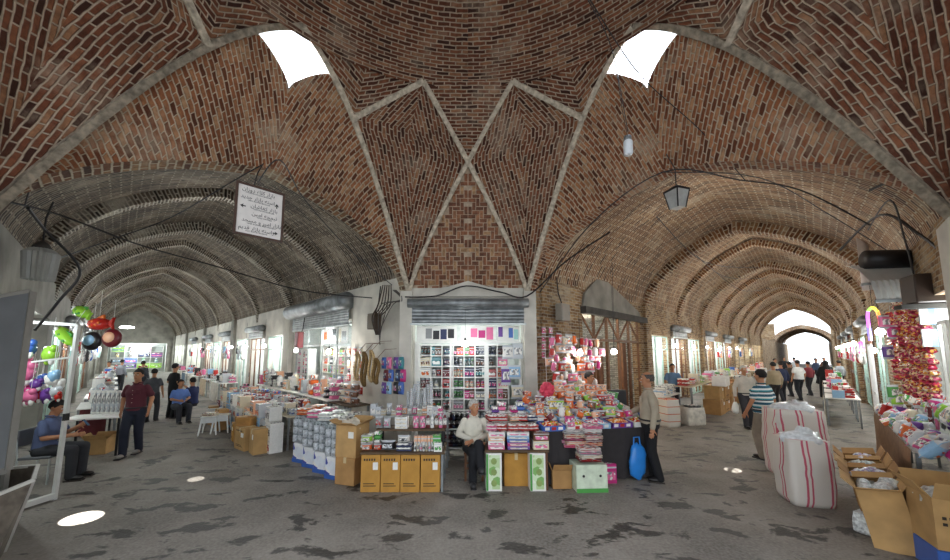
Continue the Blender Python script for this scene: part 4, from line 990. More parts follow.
FR = Fr((1.3 + 1.9 / sqrt(2), 7.6 - 1.9 / sqrt(2)), 45)
for i, (X, w, d, h, z, m) in enumerate(((8.4, .7, .5, .5, 0, M_card), (9.3, .7, .5, .45, 0, M_card2), (8.5, .6, .45, .45, .5, M_card2), (9.4, .7, .5, .5, .46, M_card), (10.4, .6, .5, .45, 0, M_card), (10.4, .6, .5, .5, .46, M_card2), (12.3, .6, .5, .5, 0, M_card), (12.3, .6, .5, .45, .5, M_card), (14, .6, .5, .5, 0, M_card2))):
    o = carton((0, 0, 0), 0, w, d, h, '%s brown carton stacked along the brick arcade, %s from the white bundle' % ('upper' if z else 'lower', ORD[i]), m, prints='lines' if i % 2 else '', tape=i % 2 == 0, group='stacked cartons along the brick arcade'); FR.put(o, X, .15, z, R.uniform(-.05, .05))
bevel(tag(FR.put(MB().box(-.35, .35, -.2, .2, 0, .32).obj('foam_box', cm('white')), 8.3, -.1, .96), 'white foam box set on top of the brown cartons', 'box'), .02)
for i in range(22):
    c1 = R.choice(['white', 'pink', 'peach', 'cream', 'red', 'green', 'lime', 'silver'])
    good(R.choice(['packet', 'folded_cloth', 'product_box']), c1, 'white', FR, 7.2 + i * .36, .75, .99, .32, .3, R.uniform(.12, .4), '%s goods pack, %s along the long counter of the brick arcade' % (c1, ORD[i]), 'pack', 'packs on the long counter')
for i in range(3): o = table((0, 0, 0), 0, 2.7, .7, .98, '%s long counter table before the shops of the brick arcade' % ORD[i], top=cm('cream')); FR.put(o, 8.3 + i * 2.8, .8)
o = table((0, 0, 0), 0, 1.5, .6, .8, 'low bright linen table beyond the timber shop front', top=cm('white')); FR.put(o, 5.9, 1.0)
for i in range(8):
    good('folded_cloth', ['white', 'sky blue', 'white', 'grey'][i % 4], 'white', FR, 5.3 + i * .17, 1.0, .80, .16, .36, .1 + .06 * (i % 4), '%s folded linen, %s along on the low bright table' % (['white', 'sky blue', 'pale', 'grey'][i % 4], ORD[i]), 'cloth')
# farther clutter on both sides of the brick arcade and the grey arcade
def clutter(F, sgn, Xs, v, place, pal, hang=True):
    for i, X in enumerate(Xs):
        o = table((0, 0, 0), 0, 1.5, .7, .8, '%s stall table out on the %s' % (ORD[i], place), top=cm('white'), leg=M_steel, cloth=plain(R.choice(['#7b2f3a', '#d8d2c6', '#566a7a', '#c9b69a']), .8, name='stall_cloth')); F.put(o, sgn * X, v)
        for k in range(8):
            kd = R.choice(['packet', 'product_box', 'folded_cloth', 'soft_toy' if k == 3 else 'packet']); c1 = R.choice(pal)
            good(kd, c1, R.choice(['white', 'cream', 'red']), F, sgn * (X - .65 + k * .185), v + R.uniform(-.15, .15), .801, .17, .25, R.uniform(.15, .5), '%s %s, %s on the %s stall of the %s' % (c1, NOUN[kd], ORD[k], ORD[i], place), None, 'goods on the stalls of the ' + place)
        if hang:
            for k in range(4):
                c1 = R.choice(pal); good(R.choice(['gift_bag', 'packet', 'soft_toy']), c1, 'white', F, sgn * (X - .5 + k * .35), v + .5, 1.75 + .25 * (k % 2), .3, .16, .42, '%s article hanging over %s stall, %s' % (c1, ORD[i], place), 'hanging goods', 'goods hung over the stalls of the ' + place)
clutter(W3, -1, [9.0, 11.0, 13.4, 16.5, 19.5, 22.5, 26], -.85, 'outer brick arcade', ['pink', 'red', 'white', 'green', 'magenta', 'sky blue', 'white'])
clutter(W1, 1, [18.3, 21.5, 26, 31], -.9, 'inner brick arcade', ['red', 'pink', 'white', 'cream', 'peach', 'blue'])
clutter(W2, -1, [12.2, 15, 18.5, 22, 27], -1.0, 'inner grey arcade', ['white', 'red', 'sky blue', 'silver', 'black', 'pink'])
clutter(W4, 1, [6.6, 9.2, 12, 15, 19, 24], -1.0, 'outer grey arcade', ['silver', 'white', 'grey', 'red', 'turquoise', 'blue', 'black'])
# --- near cartons of the packet stall
M_foil = candy(['#dfe0e6', '#cfd3dc', '#f2f2f4', '#b9a8c8', '#e8d8d8', '#8890b8'], 30, .2); M_clr = plain('#dfe3e2', .15, var=.3, scale=34, bump=.8, name='clear_sachets')
NC = [(872, 494, .52, .42, .6, -2.0), (905, 512, .5, .42, .62, -2.0), (930, 535, .52, .44, .62, -1.95), (1010, 545, .7, .5, .58, -1.9)]
WF = Fr((5.3 - 1.15 / sqrt(2), 3.6 + 1.15 / sqrt(2)), -135)
for i, (X, v, w, d, h, r, z) in enumerate(((-1.32, .34, .46, .34, .62, .0, 0), (-.84, .36, .46, .34, .62, .0, 0), (-.36, .36, .46, .34, .62, .0, 0), (.12, .38, .46, .34, .62, .0, 0))):
    o = carton((0, 0, 0), 0, w, d, h, 'open brown carton of sachets, %s from the striped sacks' % ORD[i], [M_card, M_card2][i % 2], True, prints='marks' if i > 1 else 'lines', sticker=False, fang=-.9, flaps=(1, .4, 1, .4), fillmat=[M_foil, M_clr, M_foil, M_clr][i], group=None)
    WF.put(o, X, v, 0, r); o.rotation_euler.x = .16
o = carton((0, 0, 0), 0, .5, .42, .46, 'large carton with printed lettering facing the street at the frame edge', M_card2, True, prints='marks', sticker=False, fang=-1.0, flaps=(1, 1, 1, 1), fillmat=M_clr); o.location = (4.72, 3.55, .26); o.rotation_euler = (0, 0, -.5)
tag(bevel(MB().box(-.25, .25, -.2, .2, 0, .25).obj('base_crate', cm('blue')), .01), 'blue and white packed box under the lettered carton', 'crate').location = (4.72, 3.55, 0)
bpy.data.objects['base_crate'].name = 'packed_crate'; bpy.data.objects['packed_crate'].rotation_euler.z = -.5
g = G(862, 535); o = sack((g.x + .2, g.y + .05, 0), .4, .34, .26, .22, 'low clear plastic bag slumped on the ground by the cartons', M_clr, 'none')
# sloping display behind the cartons
o = table((0, 0, 0), 0, 4.0, .42, .92, 'long display table behind the open cartons', top=cm('white'), cloth=plain('#8a6a4c', .8, name='stall_cloth')); WF.put(o, -2.6, .86)
o = table((0, 0, 0), 0, 4.0, .3, 1.14, 'raised rear display table near the hanging beads', top=cm('cream')); WF.put(o, -2.6, 1.24)
PC = ['white', 'pink', 'lime', 'orange', 'magenta', 'white', 'silver', 'green', 'red', 'sky blue', 'purple', 'cream']
for r in range(4):
    for c in range(22):
        col = PC[(c * 5 + r * 7) % 12]; z = .93 + (.0 if r < 2 else .22) + .03 * R.random(); kd = R.choice(['packet', 'packet', 'gift_bag', 'soft_toy' if (c + r) % 6 == 0 else 'packet'])
        good(kd, col, PC[(c * 3 + r) % 12], WF, -4.25 + c * .2 + R.uniform(-.03, .03), .66 + r * .19, z, .22, .16, R.uniform(.16, .28), '%s %s, %s along, %s row of the packet display' % (col, NOUN[kd], ORD[c], ORD[r]), 'wrapped pack' if kd == 'packet' else None, 'packets on the display behind the cartons', rot=R.uniform(-.5, .5), tilt=R.uniform(-.9, -.2))
for i in range(14):
    good('folded_cloth', PC[i % 12], 'white', WF, -2.75 + (i % 7) * .3, .2 + .12 * (i // 7), .66 + .05 * (i // 7), .25, .18, .05, '%s folded pouch, %s along over the striped sack side' % (PC[i % 12], ORD[i % 7]), 'pouch') if 0 else None
# display of flat coloured sachets
for i in range(6):
    good('product_box', ['pink', 'lime', 'orange', 'lime', 'pink', 'orange'][i], 'white', WF, -2.45 + (i % 3) * .14, .62 + .16 * (i // 3), 1.0 + .04 * (i // 3), .12, .12, .05, '%s flat sachet card, %s of the bright block over the stall' % (['pink', 'lime', 'orange', 'green', 'rose', 'amber'][i], ORD[i]), 'card', tilt=.5)
# white frame stand with strings of beads
def w3(px, y):
    d = at_y(px, 350, y) - W3.o; return d.dot(W3.X), d.dot(W3.Y)
FB = WF
def frame(F, X, v, w, h, label, mat, parts=2, lean=0, name='display_frame', t=.03):
    root = empty(name, F.p(X, v, 0), F.a, uq(label), 'frame'); root.rotation_euler.y = lean
    for i in range(parts + 1): MB().box(-w / 2 + w * i / parts - t / 2, -w / 2 + w * i / parts + t / 2, -t / 2, t / 2, 0, h).obj('post', mat, root)
    for z in (h, h * .55): MB().box(-w / 2, w / 2, -t / 2, t / 2, z - t / 2, z + t / 2).obj('rail', mat, root)
    return root
frame(W3, *w3(870, 7.6)[:2], .8, 2.25, 'white metal stall frame below the rainbow lamp', cm('white'), 2)
frame(W3, *w3(948, 4.75)[:2], .5, 2.5, 'white metal frame behind the bead strings', cm('white'), 2, 0, t=.05)
BC = [candy(['#a01c2c', '#d23a4a', '#7a1220', '#e8b04a', '#c02a58'], 40, .3), candy(['#c02a58', '#e36f8a', '#8a1c3c', '#efd2a0'], 40, .3), candy(['#d8a03a', '#a01c2c', '#f0e0c8'], 44, .3)]
for i, (px, y0, y1, yd) in enumerate(((897, 300, 395, 5.9), (905, 296, 398, 5.75), (912, 300, 402, 5.6), (919, 306, 404, 5.5), (926, 320, 405, 5.4), (890, 312, 380, 6.1))):
    a, bb = at_y(px, y0, yd), at_y(px, y1, yd); h = a.z - bb.z; root = empty('bead_string', (a.x, yd, a.z), 0, 'thick hanging string of red and pink beads, %s from the rainbow lamp' % ORD[i], 'bead string', 'bead strings at the stall corner')
    b = MB(); n = int(h / .085)
    for k in range(n): b.ball((R.uniform(-.02, .02), R.uniform(-.02, .02), -h + (k + .5) * h / n), .062, .062, .05, 8, 5, k % 3, wob=.4, seed=k)
    b.obj('beads', BC, root, smooth=True); MB().tube([(0, 0, -h), (0, 0, .12)], .004, 4).obj('string', cm('white'), root)
for i, (px, py, c) in enumerate(((893, 332, 'magenta'), (888, 352, 'purple'), (884, 322, 'pink'), (893, 392, 'green'), (897, 399, 'lime'))):
    q = at_y(px, py, 6.0); good('packet', c, 'white', None, 0, 0, 0, .2, .1, .24, '%s bag hanging among the bead strings' % c, 'bag').location = q - Vector((0, 0, .12))
for i in range(10):
    X, v_ = w3(921 + (i % 5) * 6, 5.0 + .05 * (i % 2)); z = at_y(930, 412 + 12 * (i // 5), 5).z; good('packet', ['maroon', 'pink', 'grey', 'purple', 'cream'][i % 5], 'silver', W3, X, v_, z - .1, .075, .05, .2, '%s sachet strip, %s across, %s row under the bead strings' % (['maroon', 'pink', 'grey', 'purple', 'cream'][i % 5], ORD[i % 5], ORD[i // 5]), 'sachet strip')
for i in range(8):
    X, v_ = w3(928 + (i % 4) * 7, 5.3); z = at_y(930, 318 + 22 * (i // 4), 5.3).z; good('product_box', ['white', 'sky blue', 'silver', 'white'][i % 4], 'grey', W3, X, v_, z - .1, .1, .08, .26, 'pale boxed article, %s across, %s row in the corner frame' % (ORD[i % 4], ORD[i // 4]), 'box')
# rainbow cane lamp with bulb
q = at_y(874, 322, 6.6); root = empty('rainbow_cane_lamp', q, 0, 'rainbow coloured cane shaped lamp hanging beside a bright bulb', 'lamp')
cols = ['#e8404a', '#ee8a3a', '#e8d84a', '#8ad85a', '#c868d8', '#7a6ae8']; pts = [(.11, 0, -.28), (.11, 0, -.1), (.11, 0, .1), (.09, 0, .2), (.03, 0, .27), (-.03, 0, .27), (-.09, 0, .2), (-.11, 0, .1), (-.11, 0, -.1), (-.11, 0, -.35)]
b = MB()
for i in range(9): b.tube(pts[i:i + 2], .024, 8, (i * 6 // 9))
b.obj('glowing_cane', [plain(c, .4, emit=1.4, var=0, name='neon') for c in cols], root); MB().tube([(0, 0, .29), (0, 0, .7)], .004, 4).obj('cord', cm('black'), root)
bulb(at_y(880, 331, 6.5), 26, 'very bright bulb under the rainbow cane lamp', cord=.5, r=.07, cool=True)
bulb(at_y(874, 350, 8.5), 12, 'smaller bulb lower behind the rainbow cane lamp', cord=.4, r=.06)
# pipe, awning, speaker over the bead stall
pp = at_y(868, 290, 8.0); root = empty('drain_pipe', (pp.x, pp.y, pp.z), 0, 'pale vertical pipe beside the corrugated awning', 'pipe'); MB().cyl((0, 0, 0), (0, 0, 1.35), .09, n=12).obj('pipe', cm('#b5a9a0'), root, smooth=True); MB().cyl((0, 0, .1), (0, 0, .16), .105, n=12).obj('pipe_clamp', M_steel, root)
root = empty('corrugated_awning', at_y(885, 300, 5.9), -.35, 'white corrugated awning curling out over the bead stall', 'awning'); b = MB(); vs = []
for i in range(61):
    x = -.3 + i * .011; o_ = .02 * sin(i * .9)
    for k, (y, z) in enumerate(((-.35, -.05), (-.25, .3), (0, .55), (.3, .68))): vs.append((x, y + o_, z + o_))
b.add(vs, [(i * 4 + k, i * 4 + 4 + k, i * 4 + 5 + k, i * 4 + 1 + k) for i in range(60) for k in range(3)]); b.obj('corrugated_sheet', cm('#c9c8c2'), root); MB().box(-.33, .39, -.38, -.34, -.08, -.03).obj('front_bar', M_steel, root)
b = MB(); b.cyl((-.2, .0, .72), (.4, .0, .68), .16, n=16); b.obj('dark_hood', cm('black'), root, smooth=True)
root = empty('loudspeaker', at_y(938, 303, 5.0), -.5, 'dark brown loudspeaker box under the arch over the bead stall', 'speaker'); bevel(MB().box(-.28, .28, -.18, .18, 0, .42).obj('cabinet', cm('#3a2c24'), root), .015); MB().cyl((.1, -.195, .24), (.1, -.18, .24), .11, n=16).obj('horn', cm('#a09a92'), root)
MB().box(-.4, .3, -.1, .1, -.07, -.01).obj('bracket', M_dark, root)

# ================================================================ GREY ARCADE, STREET CORNER
M_board = plain('#6f7274', .6, .2, var=.1, scale=3, name='painted_board')
root = empty('hinged_board', (0, 0, 0), 0, 'large grey framed board leaning at the street corner of the toy stall', 'board')
a0, a1 = at_y(-14, 300, 3.7), at_y(31, 292, 3.95); b0, b1 = at_y(-40, 480, 3.5), at_y(6, 470, 3.75)
def quadbox(c, th, mat, parent, name, inset=0):
    c = [Vector(v) for v in c]; m = sum(c, Vector()) / 4; nrm = (c[1] - c[0]).cross(c[3] - c[0]).normalized()
    c = [v.lerp(m, inset) for v in c]; b = MB(); b.add([v for v in c] + [v + nrm * th for v in c], [(3, 2, 1, 0), (4, 5, 6, 7), (0, 1, 5, 4), (1, 2, 6, 5), (2, 3, 7, 6), (3, 0, 4, 7)]); return b.obj(name, mat, parent)
quadbox([b0, b1, a1, a0], .03, M_board, root, 'panel')
for p, q in ((b0, b1), (b1, a1), (a1, a0)): MB().tube([p, q], .045, 4).obj('frame_bar', cm('#86837c'), root)
MB().tube([b1, (b1.x, b1.y, 0)], .03, 4).obj('leg', cm('#86837c'), root)
root = empty('metal_bin', (0, 0, 0), 0, 'tall tapering open steel trough with pale rim at the corner', 'trough')
t1, t2, t3 = at_y(-30, 478, 3.3), at_y(28, 463, 3.75), at_y(-30, 452, 4.0)
f1, f2 = G(-40, 572), G(6, 549)
zt = .95
def bx(px, y, z): return Vector((XP(px, y, z), y, z))
top = [bx(-40, 3.1, .78), bx(33, 3.55, .86), bx(38, 4.0, .86), bx(-20, 4.0, .8)]
bot = [Vector((v.x * .93 - .12, v.y, 0)) for v in top]; bot[1] = G(4, 552); bot[2] = G(14, 520)
b = MB(); b.add(bot + top, [(0, 1, 5, 4), (1, 2, 6, 5), (2, 3, 7, 6), (3, 0, 4, 7), (0, 3, 2, 1)]); o = b.obj('body', plain('#6d6459', .6, .3, var=.3, name='dull_steel'), root); so = o.modifiers.new('s', 'SOLIDIFY'); so.thickness = .02
for i in range(4): MB().tube([top[i], top[(i + 1) % 4]], .02, 4).obj('rim', cm('#c9c7c0'), root)
MB().tube([bot[1], top[1]], .018, 4).obj('corner_strip', cm('#c9c7c0'), root)
# white door frame of the stall
root = empty('white_stall_frame', (0, 0, 0), 0, 'white metal door frame standing before the toy stall', 'frame')
p0, p1, p2, p3 = G(54, 500), at_y(78, 325, G(54, 500).y + .12), at_y(26, 322, 4.3), G(20, 500)
for q0, q1, r in ((p0, p1, .032), (p1, at_y(30, 322, p1.y), .03), (G(54, 500) + Vector((0, 0, .06)), G(28, 508) + Vector((0, -.1, .06)), .05)): MB().tube([q0, q1], r, 4).obj('bar', cm('#d2d2cd'), root)
m1, m2 = at_y(74, 357, p1.y - .02), at_y(32, 362, p1.y - .02); MB().tube([m1, m2], .018, 4).obj('bar', cm('#d2d2cd'), root)
MB().box(-.02, .02, -.03, .03, -.05, .05).obj('lock', cm('black'), root).location = at_y(66, 417, p0.y + .03)
# toys
TOY = [('blue', 28, 348, .3), ('pink', 22, 372, .4), ('magenta', 30, 388, .34), ('pink', 30, 396, .26), ('lime', 50, 354, .32), ('blue', 42, 380, .24), ('white', 52, 380, .2), ('purple', 46, 395, .25), ('red', 38, 396, .2), ('sky blue', 54, 376, .22), ('pink', 24, 358, .3), ('blue', 50, 396, .18), ('red', 58, 396, .16), ('magenta', 24, 396, .3), ('white', 60, 384, .2), ('silver', 56, 392, .2), ('purple', 36, 384, .2)]
for i, (c, px, py, s) in enumerate(TOY):
    q = at_y(px, py, 5.7 + .12 * (i % 3)); b = MB(); sd = i * 3.1
    b.ball((0, 0, 0), s * .42, s * .3, s * .42, 12, 8, 0, wob=.25, seed=sd); b.ball((s * .3, 0, s * .28), s * .2, s * .18, s * .2, 9, 6, 0); b.ball((-s * .34, 0, s * .2), s * .16, s * .12, s * .2, 9, 6, 1); b.ball((s * .2, 0, -s * .36), s * .14, s * .12, s * .22, 9, 6, 1); b.ball((-s * .2, 0, -s * .36), s * .14, s * .12, s * .22, 9, 6, 0)
    root = empty('inflatable_toy', q, R.uniform(-.5, .5), uq('%s inflatable toy hanging in the toy stall, %s' % (c, ['beside the white frame', 'above the seated man', 'in the cluster by the board'][i % 3])), 'inflatable toy')
    b.obj('body', [cm(c, .2), cm('white', .2)], root, smooth=True); MB().tube([(0, 0, s * .35), (0, .02, s * .35 + .5)], .003, 4).obj('string', cm('white'), root)
def fish(px, py, y, L, H, c1, c2, label, tilt=0.0):
    root = empty('inflatable_fish', at_y(px, py, y), -.2, label, 'inflatable toy'); root.rotation_euler.y = tilt
    MB().ball((0, 0, 0), L / 2, .12, H / 2, 14, 8).obj('body', cm(c1, .2), root, smooth=True)
    MB().prism([(L * .42, 0), (L * .68, H * .5), (L * .62, 0), (L * .68, -H * .45)], -.02, .02).obj('tail', cm(c1, .2), root)
    MB().prism([(-L * .2, H * .4), (L * .2, H * .75), (L * .25, H * .3)], -.015, .015).obj('fin', cm(c2, .2), root)
    b = MB(); b.ball((-L * .3, -.085, H * .12), .04, .03, .045, 10, 6, 0); b.ball((-L * .3, -.11, H * .12), .018, .012, .02, 8, 5, 1); b.obj('eye', [cm('white'), cm('black')], root, smooth=True)
    b = MB(); [b.ball((x * L, -.1, z * H), L * .06, .02, H * .12, 8, 5) for x, z in ((0, .15), (.15, -.1), (-.08, -.2), (.28, .05))]; b.obj('spots', cm(c2, .2), root, smooth=True)
    MB().tube([(0, 0, H * .4), (0, 0, H * .4 + .5)], .003, 4).obj('string', cm('white'), root)
fish(99, 324, 6.2, .5, .22, 'red', 'orange', 'red and orange fish balloon hanging over the alley')
fish(82, 312, 6.5, .34, .2, 'lime', 'green', 'lime green crocodile head balloon above the red fish', .5)
fish(66, 336, 6.0, .5, .16, 'lime', 'green', 'long slanting lime balloon inside the white frame', .7)
for i, (px, py, c, l) in enumerate(((92, 341, 'black', 'round dark framed balloon with blue face under the red fish'), (112, 338, 'maroon', 'round dark framed balloon with orange face under the red fish'))):
    root = empty('face_balloon', at_y(px, py, 6.3), 0, l, 'balloon'); MB().ball((0, 0, 0), .17, .08, .17, 16, 10).obj('body', cm(c, .3), root, smooth=True)
    MB().ball((0, -.05, .01), .11, .05, .1, 12, 8).obj('printed_face', cm(['sky blue', 'peach'][i]), root, smooth=True); MB().tube([(0, 0, .16), (0, 0, .7)], .003, 4).obj('string', cm('white'), root)
# table beside the frame, chair and goods
g = G(80, 462); root = table((g.x - .25, g.y + .5, 0), .5, .9, .7, .78, 'dark legged white topped table beside the seated man', top=cm('white'), leg=cm('black'))
g2 = G(90, 438); o = table((g2.x - .2, g2.y + .3, 0), .5, .5, .4, .75, 'small stand draped in maroon cloth behind the white table', top=cm('maroon'), cloth=cm('maroon'))
for i in range(7): good('wrapped_roll', 'white', 'silver', None, 0, 0, 0, .1, .1, .5, 'x', 'roll').location = (0, 0, 0) if 0 else (g.x - .55 + .1 * i, g.y + .68, .781)
for o in [o for o in COL.objects if o.get('label', '').startswith('x') and o.name.startswith('wrapped_roll')]: pass
k = 0
for o in COL.objects:
    if o.get('label', '').startswith('x'): o['label'] = 'tall white cylinder of the row on the white topped table, %s along' % ORD[k]; k += 1
g = G(78, 458); carton((g.x + .05, g.y + .35, 0), .3, .36, .3, .3, 'small carton under the table beside the seated man', M_card2, True, prints='', sticker=False, fang=-.9)
# ================================================================ PEOPLE
SKIN = plain('#b07a58', .6, var=.06, name='skin'); HAIRB = plain('#1d1714', .8, var=.3, scale=60, bump=.4, name='hair'); HAIRG = plain('#b9b6b0', .8, var=.3, scale=60, bump=.4, name='hair_grey')
def remesh(b, voxel, name, mats, parent, smooth=3, matfn=None):
    o = b.obj('tmp', mats[0] if isinstance(mats, list) else mats); m = o.modifiers.new('r', 'REMESH'); m.mode = 'VOXEL'; m.voxel_size = voxel; m.use_smooth_shade = True
    s = o.modifiers.new('s', 'SMOOTH'); s.iterations = smooth; s.factor = .5
    dg = bpy.context.evaluated_depsgraph_get(); me = bpy.data.meshes.new_from_object(o.evaluated_get(dg)); bpy.data.objects.remove(o, do_unlink=True)
    me.name = name; me.materials.clear()
    for x in (mats if isinstance(mats, list) else [mats]): me.materials.append(x)
    if matfn:
        for p in me.polygons: p.material_index = matfn(p.center)
    return link(name, me, parent)
def limb(b, pts, rs):
    for i in range(len(pts) - 1):
        b.cyl(pts[i], pts[i + 1], rs[i], rs[i + 1], 12)
    for p, r in zip(pts, rs): b.ball(p, r * 1.0, n=12, k=8)
def oval(b, secs, n=20):     # closed loft of ellipses: (centre, rx, ry, yaw)
    vs = []
    for c, rx, ry in secs:
        vs += [Vector(c) + Vector((rx * cos(2 * pi * k / n), ry * sin(2 * pi * k / n), 0)) for k in range(n)]
    m = len(secs); fs = [(i * n + k, i * n + (k + 1) % n, (i + 1) * n + (k + 1) % n, (i + 1) * n + k) for i in range(m - 1) for k in range(n)]
    fs += [tuple(range(n - 1, -1, -1)), tuple(range((m - 1) * n, m * n))]; b.add(vs, fs)
def hand(b, w, d, curl, side, k=1.0):
    d = Vector(d).normalized(); up = Vector((side, 0, 0)); x = d.cross(up)
    if x.length < .1: x = d.cross(Vector((0, 1, 0)))
    x.normalize(); nrm = x.cross(d).normalized()            # x: across the palm, nrm: palm normal
    pc = w + d * .05; c8 = [w + d * .01, w + d * .045, w + d * .085]
    for q in c8:
        for s in (-.022, 0, .022): b.ball(q + x * s * k, .0165, n=8, k=6)
    for i, (s, L) in enumerate(((-.033, .062), (-.011, .075), (.011, .07), (.033, .055))):
        p = w + d * .085 + x * s; dd = d.copy(); r = .0088
        for j in range(3):
            dd = (dd - nrm * curl * (j + .6) * .5).normalized(); q = p + dd * L * (.42, .32, .26)[j]
            b.cyl(p, q, r, r * .92, 8); b.ball(q, r * .92, n=8, k=5); p = q; r *= .92
    p = w + d * .025 - x * .03; dd = (d * .7 - x * .75 - nrm * .3).normalized()
    for j in range(2):
        q = p + dd * .036; b.cyl(p, q, .0105, .0095, 8); b.ball(q, .0095, n=8, k=5); p = q; dd = (dd + d * .6).normalized()
def person(loc, rz, H, label, J=None, top=('#5d2430', 'short'), pants='#1b1d26', hair=HAIRB, bald=False, face=(0, 0), voxel=.014, shoes='#1a1817', topmat=None, beard=None, fat=1.0, mast=False, sit=False, curl=.4):
    s = H / 1.75
    D = dict(pel=(0, 0, .95), wai=(0, 0, 1.08), che=(0, -.005, 1.28), nec=(0, .0, 1.45), hd=(0, -.015, 1.62),
             sl=(-.18, 0, 1.41), el=(-.245, .03, 1.14), wl=(-.26, -.05, .89), sr=(.18, 0, 1.41), er=(.245, .03, 1.14), wr=(.26, -.05, .89),
             hl=(-.09, 0, .92), kl=(-.1, -.02, .5), al=(-.1, .03, .09), hr=(.09, 0, .92), kr=(.1, -.02, .5), ar=(.1, .03, .09), fl=0, fr=0)
    if J: D.update(J)
    V = {k: Vector(v) for k, v in D.items() if isinstance(v, tuple)}
    # body
    b = MB()
    oval(b, [(V['pel'] - Vector((0, 0, .08)), .14 * fat, .11 * fat), (V['pel'], .16 * fat, .12 * fat), (V['wai'], .14 * fat, .105 * fat), (V['che'], .165 * fat, .12), (V['che'].lerp(V['nec'], .55), .145, .085), (V['nec'] - Vector((0, 0, .02)), .065, .06)])
    limb(b, [V['nec'] - Vector((0, 0, .06)), V['nec'].lerp(V['hd'], .5)], [.06, .055])
    for k in 'lr':
        limb(b, [V['s' + k] + Vector((-V['s' + k].x * .08, 0, -.03)), V['e' + k], V['w' + k]], [.044, .04, .029]); limb(b, [V['h' + k], V['k' + k], V['a' + k]], [.085, .058, .042])
        f = V['a' + k] + Vector((0, -.12, -.05)) ; limb(b, [V['a' + k] - Vector((0, 0, .04)), f], [.04, .03])
        dd = (V['w' + k] - V['e' + k]).normalized(); hand(b, V['w' + k], D.get('d' + k, dd), curl, -1 if k == 'l' else 1)
    # head, turned by face=(yaw, pitch)
    h = V['hd']; rot = Matrix.Rotation(face[0], 3, 'Z') @ Matrix.Rotation(face[1], 3, 'X')
    def hv(x, y, z): return h + rot @ Vector((x, y, z))
    b.ball(hv(0, .012, .025), .077, .095, .098, 16, 12, rot=rot); b.ball(hv(0, -.02, -.045), .058, .065, .07, 14, 10, rot=rot); b.ball(hv(0, -.055, -.088), .028, .026, .022, 10, 6, rot=rot)
    b.cyl(hv(0, -.083, .02), hv(0, -.108, -.025), .009, .016, 8); b.ball(hv(0, -.104, -.026), .017, .014, .012, 8, 6, rot=rot)
    for sx in (-1, 1): b.ball(hv(sx * .079, .012, -.005), .012, .022, .032, 8, 6, rot=rot); b.ball(hv(sx * .035, -.068, .028), .02, .016, .01, 8, 5, rot=rot)
    root = remesh(b, voxel * .75, 'person', [SKIN], None, 2)
    root.location = loc; root.rotation_euler = (0, 0, rz); root.scale = (s, s, s); tag(root, uq(label), 'person')
    if voxel < .02:
        q = MB()
        for sx in (-1, 1): q.ball(hv(sx * .031, -.083, .012), .013, .008, .008, 8, 6, 0, rot=rot); q.ball(hv(sx * .031, -.09, .012), .006, .004, .006, 6, 5, 1, rot=rot)
        q.obj('eyes', [cm('white'), cm('black')], root, smooth=True)
        q = MB()
        for sx in (-1, 1): q.tube([hv(sx * .014, -.093, .036), hv(sx * .032, -.092, .042), hv(sx * .05, -.078, .034)], .0045, 5)
        q.obj('eyebrows', HAIRG if hair is HAIRG else HAIRB, root)
        MB().tube([hv(-.024, -.082, -.056), hv(0, -.089, -.054), hv(.024, -.082, -.056)], .005, 5).obj('lips', plain('#8f4f42', .5, name='lips'), root)
        if mast: MB().tube([hv(-.03, -.086, -.044), hv(0, -.094, -.038), hv(.03, -.086, -.044)], .007, 5).obj('moustache', HAIRB if hair is HAIRB else HAIRG, root)
    # hair
    q = MB(); n, k = 18, 10; vs = []
    for i in range(k + 1):
        for j in range(n):
            a = 2 * pi * j / n; fr = -sin(a)                      # +1 at the face
            lim = radians(66 if fr > .5 else (92 if fr > .0 else 122)); th = lim * i / k; lo = .0 if not bald else radians(58 if fr < .3 else 60)
            th = lo + (lim - lo) * i / k if lim > lo else lim
            r = 1.0 + .05 * noise.noise(Vector((a * 2, th * 5, H * 9)))
            vs.append(hv(.086 * sin(th) * cos(a) * r, .016 + .105 * sin(th) * sin(a) * r, .027 + .108 * cos(th) * r))
    q.add(vs, [(i * n + j, (i + 1) * n + j, (i + 1) * n + (j + 1) % n, i * n + (j + 1) % n) for i in range(k) for j in range(n)] + ([] if bald else [tuple(range(n))]))
    ho = q.obj('hair', hair, root, smooth=True); so = ho.modifiers.new('s', 'SOLIDIFY'); so.thickness = .012; so.offset = -1
    # shirt
    b = MB(); lf = 1.0
    oval(b, [(V['pel'] + Vector((0, 0, -.04)), .172 * fat, .135 * fat), (V['pel'] + Vector((0, 0, .03)), .172 * fat, .137 * fat), (V['wai'], .165 * fat, .13 * fat), (V['che'], .185 * fat ** .5, .137 * fat ** .5), (V['che'].lerp(V['nec'], .4), .172, .11), (V['che'].lerp(V['nec'], .72), .13, .085), (V['nec'] - Vector((0, 0, .035)), .095, .075), (V['nec'] + Vector((0, 0, .005)), .07, .065)])
    for k in 'lr':
        if top[1] == 'short':
            e = V['s' + k].lerp(V['e' + k], .72); limb(b, [V['s' + k] + Vector((-V['s' + k].x * .08, 0, -.03)), e], [.055, .062])
        else: limb(b, [V['s' + k] + Vector((-V['s' + k].x * .08, 0, -.03)), V['e' + k], V['e' + k].lerp(V['w' + k], .92)], [.056, .052, .043])
    tm = topmat or plain(top[0], .85, var=.1, scale=6, name='shirt_cloth')
    sh = remesh(b, voxel, 'shirt', tm, root, 3)
